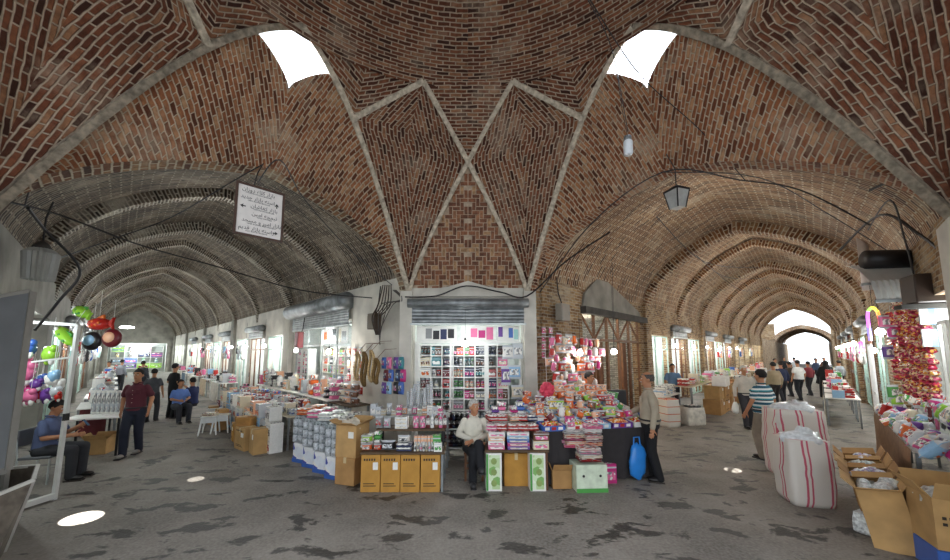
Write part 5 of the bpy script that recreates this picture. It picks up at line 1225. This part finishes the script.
    if voxel < .02:
        nk = V['nec'] + Vector((0, -.005, .012)); q = MB(); q.tube([nk + Vector((.072 * cos(a), .066 * sin(a), .012 * (1 if sin(a) > -.8 else -1))) for a in [2 * pi * i / 16 for i in range(16)]], .014, 6, 0, True); q.obj('collar', tm, sh, smooth=True)
        q = MB(); [q.ball(V['che'].lerp(V['wai'], t) + Vector((0, -.142 * fat ** .5, 0)), .006, n=6, k=4) for t in (-.2, .2, .6, 1.0)]; q.obj('buttons', cm('cream'), sh)
        q = MB(); c = V['che'] + Vector((.085, -.128 * fat ** .5, .02)); q.box(c.x - .04, c.x + .04, c.y - .012, c.y + .01, c.z - .05, c.z + .045); bevel(q.obj('pocket', tm, sh), .005)
    # trousers
    b = MB(); P_ = V['pel']
    oval(b, [(P_ + Vector((0, 0, -.12)), .14 * fat, .12 * fat), (P_ + Vector((0, 0, -.04)), .167 * fat, .13 * fat), (P_ + Vector((0, 0, .06)), .16 * fat, .125 * fat)])
    for k in 'lr': limb(b, [V['h' + k], V['k' + k], V['a' + k] + Vector((0, 0, -.02))], [.105, .078, .066])
    tr_ = remesh(b, voxel, 'trousers', plain(pants, .85, var=.12, scale=6, name='trouser_cloth'), root, 3)
    if voxel < .02: MB().tube([P_ + Vector((.172 * fat * cos(a), .138 * fat * sin(a), .02)) for a in [2 * pi * i / 20 for i in range(20)]], .016, 6, 0, True).obj('belt', cm('black'), tr_, smooth=True)
    for k in 'lr':
        a = V['a' + k]; q = MB(); q.ball(a + Vector((0, -.055, -.045)), .048, .125, .04, 12, 8); q.ball(a + Vector((0, .01, -.02)), .045, .05, .05, 10, 7)
        sho = q.obj('shoe', cm(shoes), root, smooth=True); MB().box(a.x - .045, a.x + .045, a.y - .17, a.y + .06, a.z - .09, a.z - .07).obj('sole', cm('black') if shoes != '#1a1817' else cm('#3a342e'), sho)
    return root
def gv(px, py): g = G(px, py); return Vector((g.x, g.y, 0))
# walking man in maroon
person(gv(131, 456), radians(15), 1.75, 'man in maroon short sleeved shirt and dark trousers walking toward the crossing', dict(kl=(-.08, -.14, .52), al=(-.06, -.16, .1), kr=(.08, .0, .5), ar=(.06, .12, .12), el=(-.26, .08, 1.15), wl=(-.27, .06, .9), er=(.26, .02, 1.15), wr=(.28, -.1, .92)), ('#5a2430', 'short'), '#1c2030', shoes='#8a8680', mast=False)
# man in black from behind
person(gv(171, 418), radians(160), 1.74, 'man in black shirt and trousers standing with his back turned in the grey arcade', dict(wl=(-.2, -.2, 1.0), wr=(.2, -.22, 1.05)), ('#17171a', 'short'), '#17171a', voxel=.02)
SITJ = dict(pel=(0, .0, .5), wai=(0, .0, .64), che=(0, -.02, .84), nec=(0, -.03, 1.02), hd=(0, -.06, 1.18), sl=(-.18, -.03, .98), sr=(.18, -.03, .98), el=(-.23, -.1, .72), er=(.23, -.1, .72), wl=(-.1, -.3, .68), wr=(.1, -.3, .7), hl=(-.1, 0, .5), hr=(.1, 0, .5), kl=(-.13, -.42, .5), kr=(.13, -.42, .5), al=(-.12, -.42, .09), ar=(.12, -.42, .09))
person(gv(191, 418), radians(-100), 1.72, 'person in dark blue seated at a low table in the grey arcade', SITJ, ('#27305c', 'short'), '#1f2026', voxel=.02)
person(gv(177, 422), radians(60), 1.7, 'person in pale blue check shirt sitting beyond the one in dark blue', SITJ, ('#5f7fc0', 'short'), '#2f3038', voxel=.022)
person(gv(150, 422), radians(200), 1.6, 'small figure in grey walking away between the two men in the grey arcade', dict(kl=(-.1, -.14, .52), al=(-.1, -.1, .1)), ('#4a4c50', 'short'), '#3a3b40', voxel=.022)
# seated man with phone
g = gv(40, 484)
J = dict(SITJ); J.update(face=0) if 0 else None; J.update(wl=(-.06, -.36, .72), wr=(.02, -.4, .86), er=(.22, -.12, .72), hd=(0, -.09, 1.17))
p_ = person(g + Vector((-.1, .1, 0)), radians(108), 1.76, 'man in blue grey short sleeved shirt sitting and looking down at a phone', J, ('#4f5b7c', 'short'), '#2b2c30', face=(0, .42), fat=1.06)
t = p_.matrix_basis @ Vector((.02, -.47, .9)); ph = bevel(MB().box(-.035, .035, -.005, .005, -.07, .07).obj('mobile_phone', cm('black')), .004); tag(ph, 'black mobile phone held by the seated man in blue grey', 'phone'); ph.location = t; ph.rotation_euler = (-.7, 0, radians(108))
MB().box(-.028, .028, -.0065, -.005, -.06, .06).obj('screen', plain('#4a6a8a', .2, name='phone_glass'), ph)
def stool(loc, rz, h, label, m):
    root = empty('stool', loc, rz, label, 'stool'); bevel(MB().box(-.17, .17, -.17, .17, h - .04, h).obj('seat', m, root), .01)
    for a in (-1, 1):
        for b_ in (-1, 1): MB().box(a * .14 - .018, a * .14 + .018, b_ * .14 - .018, b_ * .14 + .018, 0, h - .04).obj('leg', m, root)
    for a in (-1, 1): MB().box(-.12, .12, a * .14 - .01, a * .14 + .01, h * .4, h * .4 + .03).obj('stretcher', m, root)
    return root
def chair(loc, rz, label, m, fab):
    root = empty('metal_chair', loc, rz, label, 'chair'); bevel(MB().box(-.21, .21, -.2, .2, .4, .44).obj('seat', fab, root), .01)
    for a in (-1, 1):
        MB().tube([(a * .2, -.19, 0), (a * .2, -.19, .4)], .013, 6).obj('leg', m, root); MB().tube([(a * .2, .2, 0), (a * .2, .2, .42), (a * .2, .26, .88)], .013, 6).obj('leg', m, root)
    bevel(MB().box(-.2, .2, .215, .25, .6, .86).obj('backrest', fab, root), .01); return root
chair(p_.matrix_basis.translation, radians(108), 'grey metal framed chair under the man looking at his phone', M_alu, cm('#5a5c60'))
# white haired man with crossed leg
c = Vector((XP(474, 6.05, .5), 6.12, 0))
stool(c, 0, .46, 'brown wooden stool under the white haired man', M_wood2)
J = dict(SITJ); J.update(kl=(-.05, -.4, .52), al=(-.05, -.36, .09), kr=(.04, -.4, .65), ar=(.06, -.52, .36), wl=(.02, -.26, .66), wr=(-.05, -.3, .68), el=(-.27, -.08, .74), er=(.27, -.08, .74))
person(c, radians(4), 1.74, 'white haired man in cream shirt and black trousers sitting with crossed legs', J, ('#cfcabb', 'long'), '#15161b', hair=HAIRG, face=(radians(32), .0), shoes='#3b3a3c')
# seller behind the sweets
person(Vector((XP(590, 7.6, 1.3), 7.62, 0)), radians(10), 1.68, 'dark haired seller in pale shirt behind the sweets stall', dict(wl=(-.2, -.3, 1.1), wr=(.2, -.3, 1.08)), ('#a9adb0', 'long'), '#2a2a2e', face=(radians(40), .1))
g = Vector((XP(613, 7.7, 1.1), 7.6, 0)); root = empty('office_chair', g, 0, 'dark backrest of a chair behind the sweets beside the seller', 'chair'); bevel(MB().box(-.24, .24, -.04, .04, .7, 1.3).obj('backrest', cm('#2a2b2e'), root), .03, 3); bevel(MB().box(-.24, .24, -.46, .0, .44, .52).obj('seat', cm('#2a2b2e'), root), .02, 2)
MB().cyl((0, -.2, .06), (0, -.2, .44), .03).obj('column', M_steel, root)
b = MB(); [b.tube([(0, -.2, .08), (.26 * cos(a), -.2 + .26 * sin(a), .02)], .018, 5) for a in [2 * pi * i / 5 for i in range(5)]]; b.obj('base', M_steel, root)
# bald man at the stall
J = dict(wl=(-.14, -.34, 1.0), el=(-.25, -.05, 1.14), wr=(.27, -.02, .86), kl=(-.1, -.05, .5), ar=(.12, .08, .09))
person(gv(653, 480), radians(-106), 1.77, 'bald man in beige long sleeved shirt and black trousers standing at the sweets stall', J, ('#a39783', 'long'), '#101013', hair=plain('#4a4440', .8, var=.3, scale=50, name='hair_dark_grey'), bald=True, fat=1.12, mast=True)
b = MB(); b.ball((0, 0, .3), .15, .06, .3, 14, 10, wob=.3, seed=4); root = empty('blue_bag', gv(638, 481) + Vector((0, -.02, .02)), .2, 'bright blue carrier bag standing at the bald man beside the dark cloth', 'bag'); b.obj('bag_body', cm('#2a7fd0', .3), root, smooth=True); MB().tube([(-.06, 0, .55), (-.05, 0, .68), (.05, 0, .68), (.06, 0, .55)], .012, 5).obj('handle', cm('#2a7fd0', .3), root)
# man with white bag walking toward the crossing
pm = person(gv(748, 428), radians(-12), 1.72, 'grey haired man in pale shirt walking with a small white bag', dict(kl=(-.1, -.12, .52), al=(-.1, -.14, .1), wl=(-.29, -.06, .87)), ('#c3bdb2', 'long'), '#35353a', hair=HAIRG)
pm2 = pm.matrix_basis @ Vector((-.3, -.07, .5)); root = empty('white_bag', pm2, 0, 'small white plastic bag hanging from the grey haired man\'s hand', 'bag'); MB().ball((0, 0, .05), .1, .06, .16, 12, 8, wob=.4).obj('bag_body', cm('white', .3), root, smooth=True); MB().tube([(-.04, 0, .18), (0, 0, .33), (.04, 0, .18)], .008, 5).obj('handle', cm('white', .3), root)
# striped polo
M_polo = stripes([(0, '#17556b'), (.3, '#d5dcd8'), (.5, '#1b2a3a'), (.62, '#2f8a96'), (.78, '#d5dcd8')], 6.5, 2, .85, 'striped_knit')
person(gv(768, 461), radians(196), 1.76, 'man in teal, navy and white striped polo shirt seen from behind', dict(kr=(.1, -.1, .52), ar=(.1, -.02, .12), kl=(-.11, .0, .5), al=(-.11, .16, .12), wr=(.3, -.12, .92), er=(.28, .0, 1.15)), ('#ffffff', 'short'), '#8d8171', topmat=M_polo, fat=1.15, shoes='#2b2724')
# others in the brick arcade
person(gv(738, 424) + Vector((-.9, 1.6, 0)), radians(-20), 1.7, 'young man in denim blue shirt behind the goods counter', dict(), ('#5f7f9f', 'short'), '#2a2a30', voxel=.02)
CR = [(777, 410, 1.74, 175, '#a39478', 'long', '#2a2622', 'person in beige jacket walking away beyond the striped shirt', 1.1), (784, 402, 1.7, 170, '#2a3350', 'long', '#22232a', 'person in navy walking away in the brick arcade', 1), (792, 397, 1.66, 185, '#4a4034', 'long', '#1d1d20', 'person in dark brown farther along the brick arcade', 1),
      (801, 401, 1.76, 178, '#dcdcd8', 'short', '#1b1c22', 'person in white shirt and black trousers walking away in the arcade', 1.15), (811, 396, 1.66, 185, '#7a2a30', 'long', '#26262a', 'person in dark red beside the white shirted one', 1), (842, 393, 1.68, 175, '#8a8c90', 'long', '#303036', 'person in grey beyond the black cloaked figure', 1),
      (818, 384, 1.7, 5, '#33405a', 'long', '#22232a', 'person in slate blue coming nearer far down the arcade', 1), (777, 386, 1.7, 10, '#b9b2a2', 'long', '#33302c', 'person in pale clothes far down by the pier side stalls', 1), (826, 381, 1.7, 0, '#5c3a2c', 'long', '#222', 'person in rust brown far down the arcade', 1), (796, 380, 1.7, 180, '#c9ccd0', 'short', '#26262a', 'person in light grey far down the middle', 1), (786, 379, 1.72, 0, '#1f2328', 'long', '#1b1b1e', 'person in black far down the middle', 1)]
for px, py, H, a, c1, sl, c2, l, ft in CR: person(gv(px, py), radians(a), H, l, dict(kl=(-.1, -.12, .52), al=(-.1, -.12, .1), ar=(.1, .14, .12)), (c1, sl), (c2 if len(c2) > 4 else '#222226'), voxel=.028, fat=ft)
for px, py, H, a, c1, l in ((140, 398, 1.7, 190, '#3a3d44', 'person in charcoal far along the grey arcade'), (119, 392, 1.7, 180, '#7a7d84', 'person in mid grey far along the grey arcade'), (106, 395, 1.65, 10, '#a9a6a0', 'person in pale grey by the outer stalls of the grey arcade')): person(gv(px, py), radians(a), H, l, None, (c1, 'long'), '#26262a', voxel=.028)
# black cloaked figure
root = empty('person', gv(829, 398), radians(170), 'figure wrapped in a long black cloak walking away in the arcade', 'person'); b = MB()
oval(b, [((0, 0, .02), .3, .26), ((0, 0, .5), .3, .24), ((0, 0, 1.0), .27, .21), ((0, 0, 1.3), .25, .17), ((0, 0, 1.44), .15, .12), ((0, 0, 1.5), .1, .1), ((0, 0, 1.6), .11, .12), ((0, 0, 1.68), .08, .09)]); b.ball((0, .0, 1.6), .1, .12, .12, 14, 10)
limb(b, [(-.2, 0, 1.35), (-.27, -.1, 1.05), (-.08, -.25, 1.05)], [.08, .09, .06]); limb(b, [(.2, 0, 1.35), (.27, -.1, 1.05), (.08, -.25, 1.05)], [.08, .09, .06])
remesh(b, .025, 'cloak', plain('#0f0f12', .8, name='black_cloth'), root, 3); b = MB(); b.ball((0, -.06, 1.59), .06, .06, .08, 10, 8); b.obj('face', SKIN, root, smooth=True)
for a in (-.08, .08): MB().ball((a, -.1, .03), .045, .12, .03, 10, 6).obj('shoe', cm('black'), root, smooth=True)
# ================================================================ OVERHEAD THINGS
# street sign
tl, tr_, br_, bl = (237, 180), (283, 193), (280, 242), (234, 233)
ys = 4.7; cx = at_y(236, 207, ys) + Vector((.21, .21, 0)); w_ = .593; h_ = .72
root = empty('direction_sign', cx, 0, 'white street sign with dark frame, arrows and dark script hanging under the grey arcade vault', 'sign'); root.rotation_euler = (0, 0, radians(45))
pan = MB().box(-w_ / 2, w_ / 2, -.012, .012, -h_ / 2, h_ / 2).obj('panel', cm('#e3ddd8'), root)
fm = plain('#4a3226', .6, name='sign_frame')
for a in ((-w_ / 2 - .02, -w_ / 2 + .01, -h_ / 2 - .02, h_ / 2 + .02), (w_ / 2 - .01, w_ / 2 + .02, -h_ / 2 - .02, h_ / 2 + .02), (-w_ / 2, w_ / 2, -h_ / 2 - .02, -h_ / 2 + .01), (-w_ / 2, w_ / 2, h_ / 2 - .01, h_ / 2 + .02)): MB().box(a[0], a[1], -.025, .02, a[2], a[3]).obj('frame_bar', fm, root)
FORMS = {'ا': 'ﺍﺎ', 'ب': 'ﺏﺐﺑﺒ', 'ز': 'ﺯﺰ', 'ر': 'ﺭﺮ', 'ک': 'ﮎﮏﮐﮑ', 'ل': 'ﻝﻞﻟﻠ', 'ه': 'ﻩﻪﻫﻬ', 'د': 'ﺩﺪ', 'و': 'ﻭﻮ', 'ن': 'ﻥﻦﻧﻨ', 'ی': 'ﯼﯽﯾﯿ', 'م': 'ﻡﻢﻣﻤ', 'س': 'ﺱﺲﺳﺴ', 'ت': 'ﺕﺖﺗﺘ', 'ش': 'ﺵﺶﺷﺸ', 'ج': 'ﺝﺞﺟﺠ', 'ق': 'ﻕﻖﻗﻘ', 'ف': 'ﻑﻒﻓﻔ', 'چ': 'ﭺﭻﭼﭽ'}
def shape(t):
    out = []
    for wd in t.split(' '):
        o = []
        for i, ch in enumerate(wd):
            f = FORMS[ch]; pj = i > 0 and len(FORMS[wd[i - 1]]) == 4; nj = i < len(wd) - 1 and len(f) == 4
            o.append(f[(3 if pj else 2) if nj else (1 if pj else 0)])
        out.append(''.join(reversed(o)))
    return ' '.join(reversed(out))
def textmesh(s, size, name, mat, parent, loc, ry=0.0):
    c = bpy.data.curves.new(name, 'FONT'); c.body = s; c.size = size; c.align_x = 'CENTER'; c.align_y = 'CENTER'; c.extrude = .001; c.resolution_u = 2
    o = bpy.data.objects.new('tmp', c); COL.objects.link(o); dg = bpy.context.evaluated_depsgraph_get(); me = bpy.data.meshes.new_from_object(o.evaluated_get(dg)); bpy.data.objects.remove(o)
    me.materials.clear(); me.materials.append(mat); q = link(name, me, parent); q.location = loc; q.rotation_euler = (pi / 2, ry, 0); return q
ink = plain('#22201f', .6, name='sign_ink')
LN = ['بازار کلاه دوزان', 'راسته بازار جدید', 'بازار کفاشان', 'تیمچه امین', 'بازار امیر و مسجد', 'راسته بازار قدیم']; EN = ['KOLAHDOOZAN BAZAAR', 'NEW RASTEH BAZAAR', 'KAFFASHAN BAZAAR', 'AMIN TIMCHEH', 'AMIR BAZAAR AND MOSQUE', 'OLD RASTEH BAZAAR']
for i in range(6):
    z = h_ * (.41 - i * .155); off = (-.03, -.02, .05, .06, .03, -.03)[i]
    textmesh(shape(LN[i]), .074, 'lettering', ink, pan, (off, -.0135, z)); textmesh(EN[i], .028, 'lettering', ink, pan, (off, -.0135, z - .045))
for x, z, a in ((w_ * .36, h_ * .22, 0), (-w_ * .37, h_ * .06, -pi / 2), (w_ * .36, -h_ * .36, pi / 2)):
    q = MB(); q.prism([(-.008, -.035), (.008, -.035), (.008, .0), (.03, -.008), (0, .035), (-.03, -.008), (-.008, 0)], -.0145, -.0125); o = q.obj('arrow', ink, pan); o.location = (x, 0, z); o.rotation_euler = (0, a, 0)
MB().tube([(-.1, 0, h_ / 2), (-.05, .05, h_ / 2 + .25), (.05, .2, h_ / 2 + .5)], .008, 5).obj('hanging_wire', cm('black'), root)
# lantern
q = at_y(677, 199, 5.3); root = empty('wall_lantern', q, .3, 'black four sided lantern hanging from the brick vault', 'lantern')
b = MB(); b.box(-.13, .13, -.13, .13, .12, .15); b.box(-.11, .11, -.11, .11, .15, .2, taper=.05); b.obj('roof_cap', cm('black'), root)
b = MB(); b.add([(-.075, -.075, -.15), (.075, -.075, -.15), (.075, .075, -.15), (-.075, .075, -.15), (-.12, -.12, .12), (.12, -.12, .12), (.12, .12, .12), (-.12, .12, .12)], [(0, 1, 5, 4), (1, 2, 6, 5), (2, 3, 7, 6), (3, 0, 4, 7), (0, 3, 2, 1)]); b.obj('glass', plain('#a9aaa6', .3, name='frosted_pane'), root)
for sx, sy in ((-1, -1), (1, -1), (1, 1), (-1, 1)): MB().tube([(sx * .077, sy * .077, -.155), (sx * .122, sy * .122, .125)], .01, 4).obj('corner_bar', cm('black'), root)
MB().tube([(0, 0, .2), (0, 0, .5), (-.05, .1, .8)], .008, 5).obj('cord', cm('black'), root)
# white plastic lamp
q = at_y(628, 146, 4.6); root = empty('bottle_lamp', q, 0, 'white cylindrical lamp hanging near the skylight', 'lamp'); MB().lathe([(.05, -.13), (.06, -.11), (.06, .06), (.045, .08), (.045, .12), (.03, .14)], 14).obj('diffuser', cm('#dfe4e8'), root, smooth=True); MB().lathe([(.046, .08), (.05, .085), (.05, .14), (.01, .15)], 12).obj('cap', M_steel, root, smooth=True)
q2 = at_y(615, 60, 3.9); MB().tube([(0, 0, .14), ((q2 - q) * .5 + Vector((0, 0, -.05))), q2 - q], .005, 4).obj('cord', cm('black'), root)
# ribbed shade
q = at_y(40, 265, 5.0); root = empty('ribbed_lamp', q, 0, 'grey ribbed cylindrical lamp shade hanging over the toy stall corner', 'lamp'); b = MB(); n = 40; vs = []
for i in range(n):
    r = .18 + (.014 if i % 2 else -.014); a = 2 * pi * i / n; vs += [(r * .85 * cos(a), r * .85 * sin(a), -.22), (r * cos(a), r * sin(a), .17), (r * .6 * cos(a), r * .6 * sin(a), .24)]
b.add(vs, [(3 * i + k, 3 * ((i + 1) % n) + k, 3 * ((i + 1) % n) + k + 1, 3 * i + k + 1) for i in range(n) for k in (0, 1)]); b.obj('shade', cm('#a3a39d'), root); MB().lathe([(.11, .24), (.08, .3), (.02, .36)], 12).obj('cap', M_dark, root, smooth=True); MB().tube([(0, 0, .34), (0, 0, .7), (-.05, .1, 1.0)], .012, 5).obj('hanging_rod', cm('black'), root)
# junction boxes
for F, px, py, s, c, l in ((W2, 372, 322, .34, '#5a4a34', 'brown metal junction box on the plaster pier among cables'), (W1, 565, 313, .36, '#8a8378', 'grey metal box fixed on the brick pier above the sweets'), (W2, 297, 343, .3, '#7a1f24', 'dark red sign box mounted on the white pillar')):
    X, z = F.hit(px, py, -.3); root = empty('wall_box', F.p(X, -.24, z - s / 2), F.a, l, 'box'); bevel(MB().box(-s * .5, s * .5, -.09, .09, 0, s * (1.7 if c == '#7a1f24' else 1.1)).obj('casing', cm(c), root), .01); MB().box(-s * .44, s * .44, -.1, -.088, .03, s * .95).obj('door', cm(c), root); MB().box(s * .3, s * .36, -.11, -.1, s * .4, s * .6).obj('latch', M_steel, root)
    MB().tube([(0, 0, s), (0, .1, s + .3), (0, .14, s + .7)], .015, 5).obj('conduit', cm('black'), root)
# fallen cable bundle on the pier and cables over the vaults
def cable(pts, r, label, mat=None):
    P_ = [at_y(*p) for p in pts]; out = []
    for i in range(len(P_) - 1):
        for k in range(6):
            t = k / 6; p0 = P_[max(0, i - 1)]; p1 = P_[i]; p2 = P_[i + 1]; p3 = P_[min(len(P_) - 1, i + 2)]
            out.append(.5 * ((2 * p1) + (-p0 + p2) * t + (2 * p0 - 5 * p1 + 4 * p2 - p3) * t * t + (-p0 + 3 * p1 - 3 * p2 + p3) * t ** 3))
    out.append(P_[-1]); o = MB().tube(out, r, 5).obj('electric_cable', mat or cm('black')); tag(o, uq(label), 'cable'); return o
cable([(540, 292, 7.2), (590, 225, 6.2), (663, 172, 5.45), (740, 180, 5.1), (800, 190, 4.9), (870, 225, 4.7)], .011, 'black cable following the brick arch of the busy arcade')
cable([(663, 172, 5.4), (760, 178, 5.6), (830, 215, 6.2), (905, 262, 6.0)], .009, 'thin cable running from the arch crown down to the loudspeaker')
cable([(590, 0, 3.6), (640, 75, 4.6), (700, 130, 5.0), (745, 180, 5.2)], .007, 'thin cable dropping past the skylight over the brick vault')
cable([(588, 0, 3.5), (612, 50, 4.2), (628, 132, 4.6)], .006, 'thin wire hanging from the dome to the white lamp')
cable([(405, 297, 7.3), (436, 296, 7.3), (466, 286, 7.3), (500, 292, 7.3), (527, 296, 7.3), (565, 262, 6.9), (610, 232, 6.3)], .016, 'thick cable draped along the foot of the herringbone panel')
cable([(0, 200, 4.2), (60, 215, 5.0), (140, 245, 6.2), (215, 266, 7.5), (300, 290, 8.4), (372, 298, 8.3)], .014, 'long cable crossing under the grey vault to the plastered pier')
cable([(60, 258, 5.5), (110, 240, 5.6), (170, 218, 5.8), (235, 180, 5.2), (262, 165, 5.1)], .01, 'cable rising to the hanging direction sign')
cable([(258, 182, 5.2), (280, 160, 5.2), (305, 200, 6.0), (350, 250, 7.0), (392, 285, 7.5)], .01, 'cable running from the sign down the vault to the pier')
cable([(0, 78, 3.4), (30, 100, 3.6), (38, 150, 3.9), (25, 205, 4.3)], .009, 'black cable looping down the brickwork over the toy corner')
cable([(28, 208, 4.4), (45, 230, 4.8), (80, 270, 5.2), (60, 300, 5.4), (35, 330, 5.0)], .02, 'thick cable bundle above the toy stall')
cable([(870, 190, 4.9), (905, 175, 4.4), (950, 165, 4.0)], .02, 'heavy cable along the vault at the bead stall side')
cable([(840, 250, 6.2), (880, 215, 5.2), (920, 235, 4.8), (950, 260, 4.4)], .018, 'cable bundle sagging above the loudspeaker')
cable([(868, 230, 6.2), (890, 200, 5.0), (905, 240, 5.0), (915, 280, 5.0)], .012, 'thin looping cable over the corrugated awning')
cable([(614, 345, 8.6), (613, 300, 8.6), (612, 262, 8.0)], .006, 'straight wire of the pear shaped bulb')
for k in range(5): cable([(383 + k * 2, 285, 7.9), (378 + 3 * k, 305, 7.85), (372 + 2 * k, 318, 7.8), (376 + k, 335, 7.8)], .014, 'tangled cable on the plastered pier, strand %s' % ORD[k], cm('#3a2a1c'))
for k in range(4): cable([(396 - k, 290, 7.6), (402, 298 + k, 7.5), (392 - 4 * k, 306, 7.7), (380, 330 + 5 * k, 7.8)], .01, 'grey cable strand spread across the pier head, %s' % ORD[k], cm('#4b4641'))
for k in range(3): cable([(655 + 25 * k, 215 + 24 * k, 9 + 3 * k), (705 + 18 * k, 262 + 14 * k, 11 + 3 * k), (760 + 5 * k, 268 + 10 * k, 13 + 3 * k)], .012, 'cable slung across the brick vault, %s from the crossing' % ORD[k])
# closing ends of the arcades
te = BAYS[-1]
for side in (-1,):
    F = Fr(arm(te + .4, 0, 0, side).xy, 45)
    wall(F, -3.4, 3.4, [(-2.2, 2.2, 3.0)], M_grey, 'wall_left', 7); recess(F, -2.2, 2.2, 3.0, 1.5); shelf_unit(F, -2.0, 2.0, .9, .4, 2.7, 4, 4, 'end shop', per=1); shoplight(F, 0, .2, 2.5, 300)
    bulb(at_y(127, 327, 18), 60, 'very bright lamp under the far vaults of the grey arcade', cord=.8, r=.3, cool=True)
for side in (1,):
    t0 = 66
    for t_ in (t0, t0 + 7, t0 + 14): band(side, t_, 5.4, .5, .5, M_tan, M_tan)
    vault(side, t0 + .3, t0 + 22, 5.4, 5.4, M_tan, .2)
    for F, s in ((W1, 1), (W3, -1)):
        wallmesh(F, [(min(s * (te - ARM + .4), s * 88), max(s * (te - ARM + .4), s * 88), 0, .3, 0, 3.6)], M_oldbrick, 'wall_right')
    a = arm(t0, 0, 0, 1); F = Fr(arm(t0, 0, 0, 1).xy, -45)
    wallmesh(F, [(-9, -2.83, 0, .3, 0, 6.2), (2.83, 9, 0, .3, 0, 6.2)], M_oldbrick, 'wall_right')
# ================================================================ ALLEY LIGHTS
for side in (1, -1):
    for i, t in enumerate((8.3, 16, 25, 34, 43)):  # unseen fill points added to brighten the alley bays, no fixtures modelled
        l = bpy.data.lights.new('arcade_fill', 'POINT'); l.energy = (26, 50, 70, 85, 90)[i] if side > 0 else (22, 34, 45, 60, 60)[i]; l.shadow_soft_size = .3
        l.color = (1, .95, .88) if side > 0 else (.9, .96, 1)
        o = bpy.data.objects.new('arcade_fill', l); COL.objects.link(o); o.location = arm(t, 0, 4.6, side)

def spot(src, dst, e, half, col=(1, .98, .94)):
    l = bpy.data.lights.new('sun_shaft', 'SPOT'); l.energy = e; l.spot_size = 2 * half; l.spot_blend = .12; l.shadow_soft_size = .01; l.color = col
    o = bpy.data.objects.new('sun_shaft', l); COL.objects.link(o); o.location = src; o.rotation_euler = (Vector(dst) - Vector(src)).to_track_quat('-Z', 'Y').to_euler()
spot((.1, 2.2, 9.0), G(82, 518), 26000, .019); spot((0, 2.5, 9.0), G(196, 479), 8000, .011); spot((0, 2.4, 9.0), G(733, 470), 12000, .012)
for side in (1, -1):
    l = bpy.data.lights.new('skylight_daylight', 'AREA'); l.size = .5; l.energy = 60; l.color = (.78, .84, 1)
    o = bpy.data.objects.new('skylight_daylight', l); COL.objects.link(o); o.location = SKY[side]; o.rotation_euler = (Vector((3.6 * side, 5.9, 4)) - SKY[side]).to_track_quat('-Z', 'Y').to_euler()
# ================================================================ CAMERA, WORLD
cam = bpy.data.cameras.new('camera'); co = bpy.data.objects.new('camera', cam); COL.objects.link(co)
cam.sensor_fit = 'HORIZONTAL'; cam.sensor_width = 36; cam.lens = 36 * FOC / 950
co.location = (0, 0, CAMH); co.rotation_euler = (pi / 2 + PITCH, 0, 0)
cam.shift_x = (475 - CX) / 950; cam.shift_y = (CY - 280) / 950; cam.clip_start = .05; cam.clip_end = 300
SC.camera = co
w = bpy.data.worlds.new('sky'); SC.world = w; w.use_nodes = True
bg = w.node_tree.nodes['Background']; bg.inputs[0].default_value = (.86, .93, 1, 1); bg.inputs[1].default_value = 1.5
SC.view_settings.view_transform = 'Standard'; SC.view_settings.look = 'None'; SC.view_settings.gamma = 1; SC.view_settings.exposure = 0.85
SC.view_settings.use_curve_mapping = False
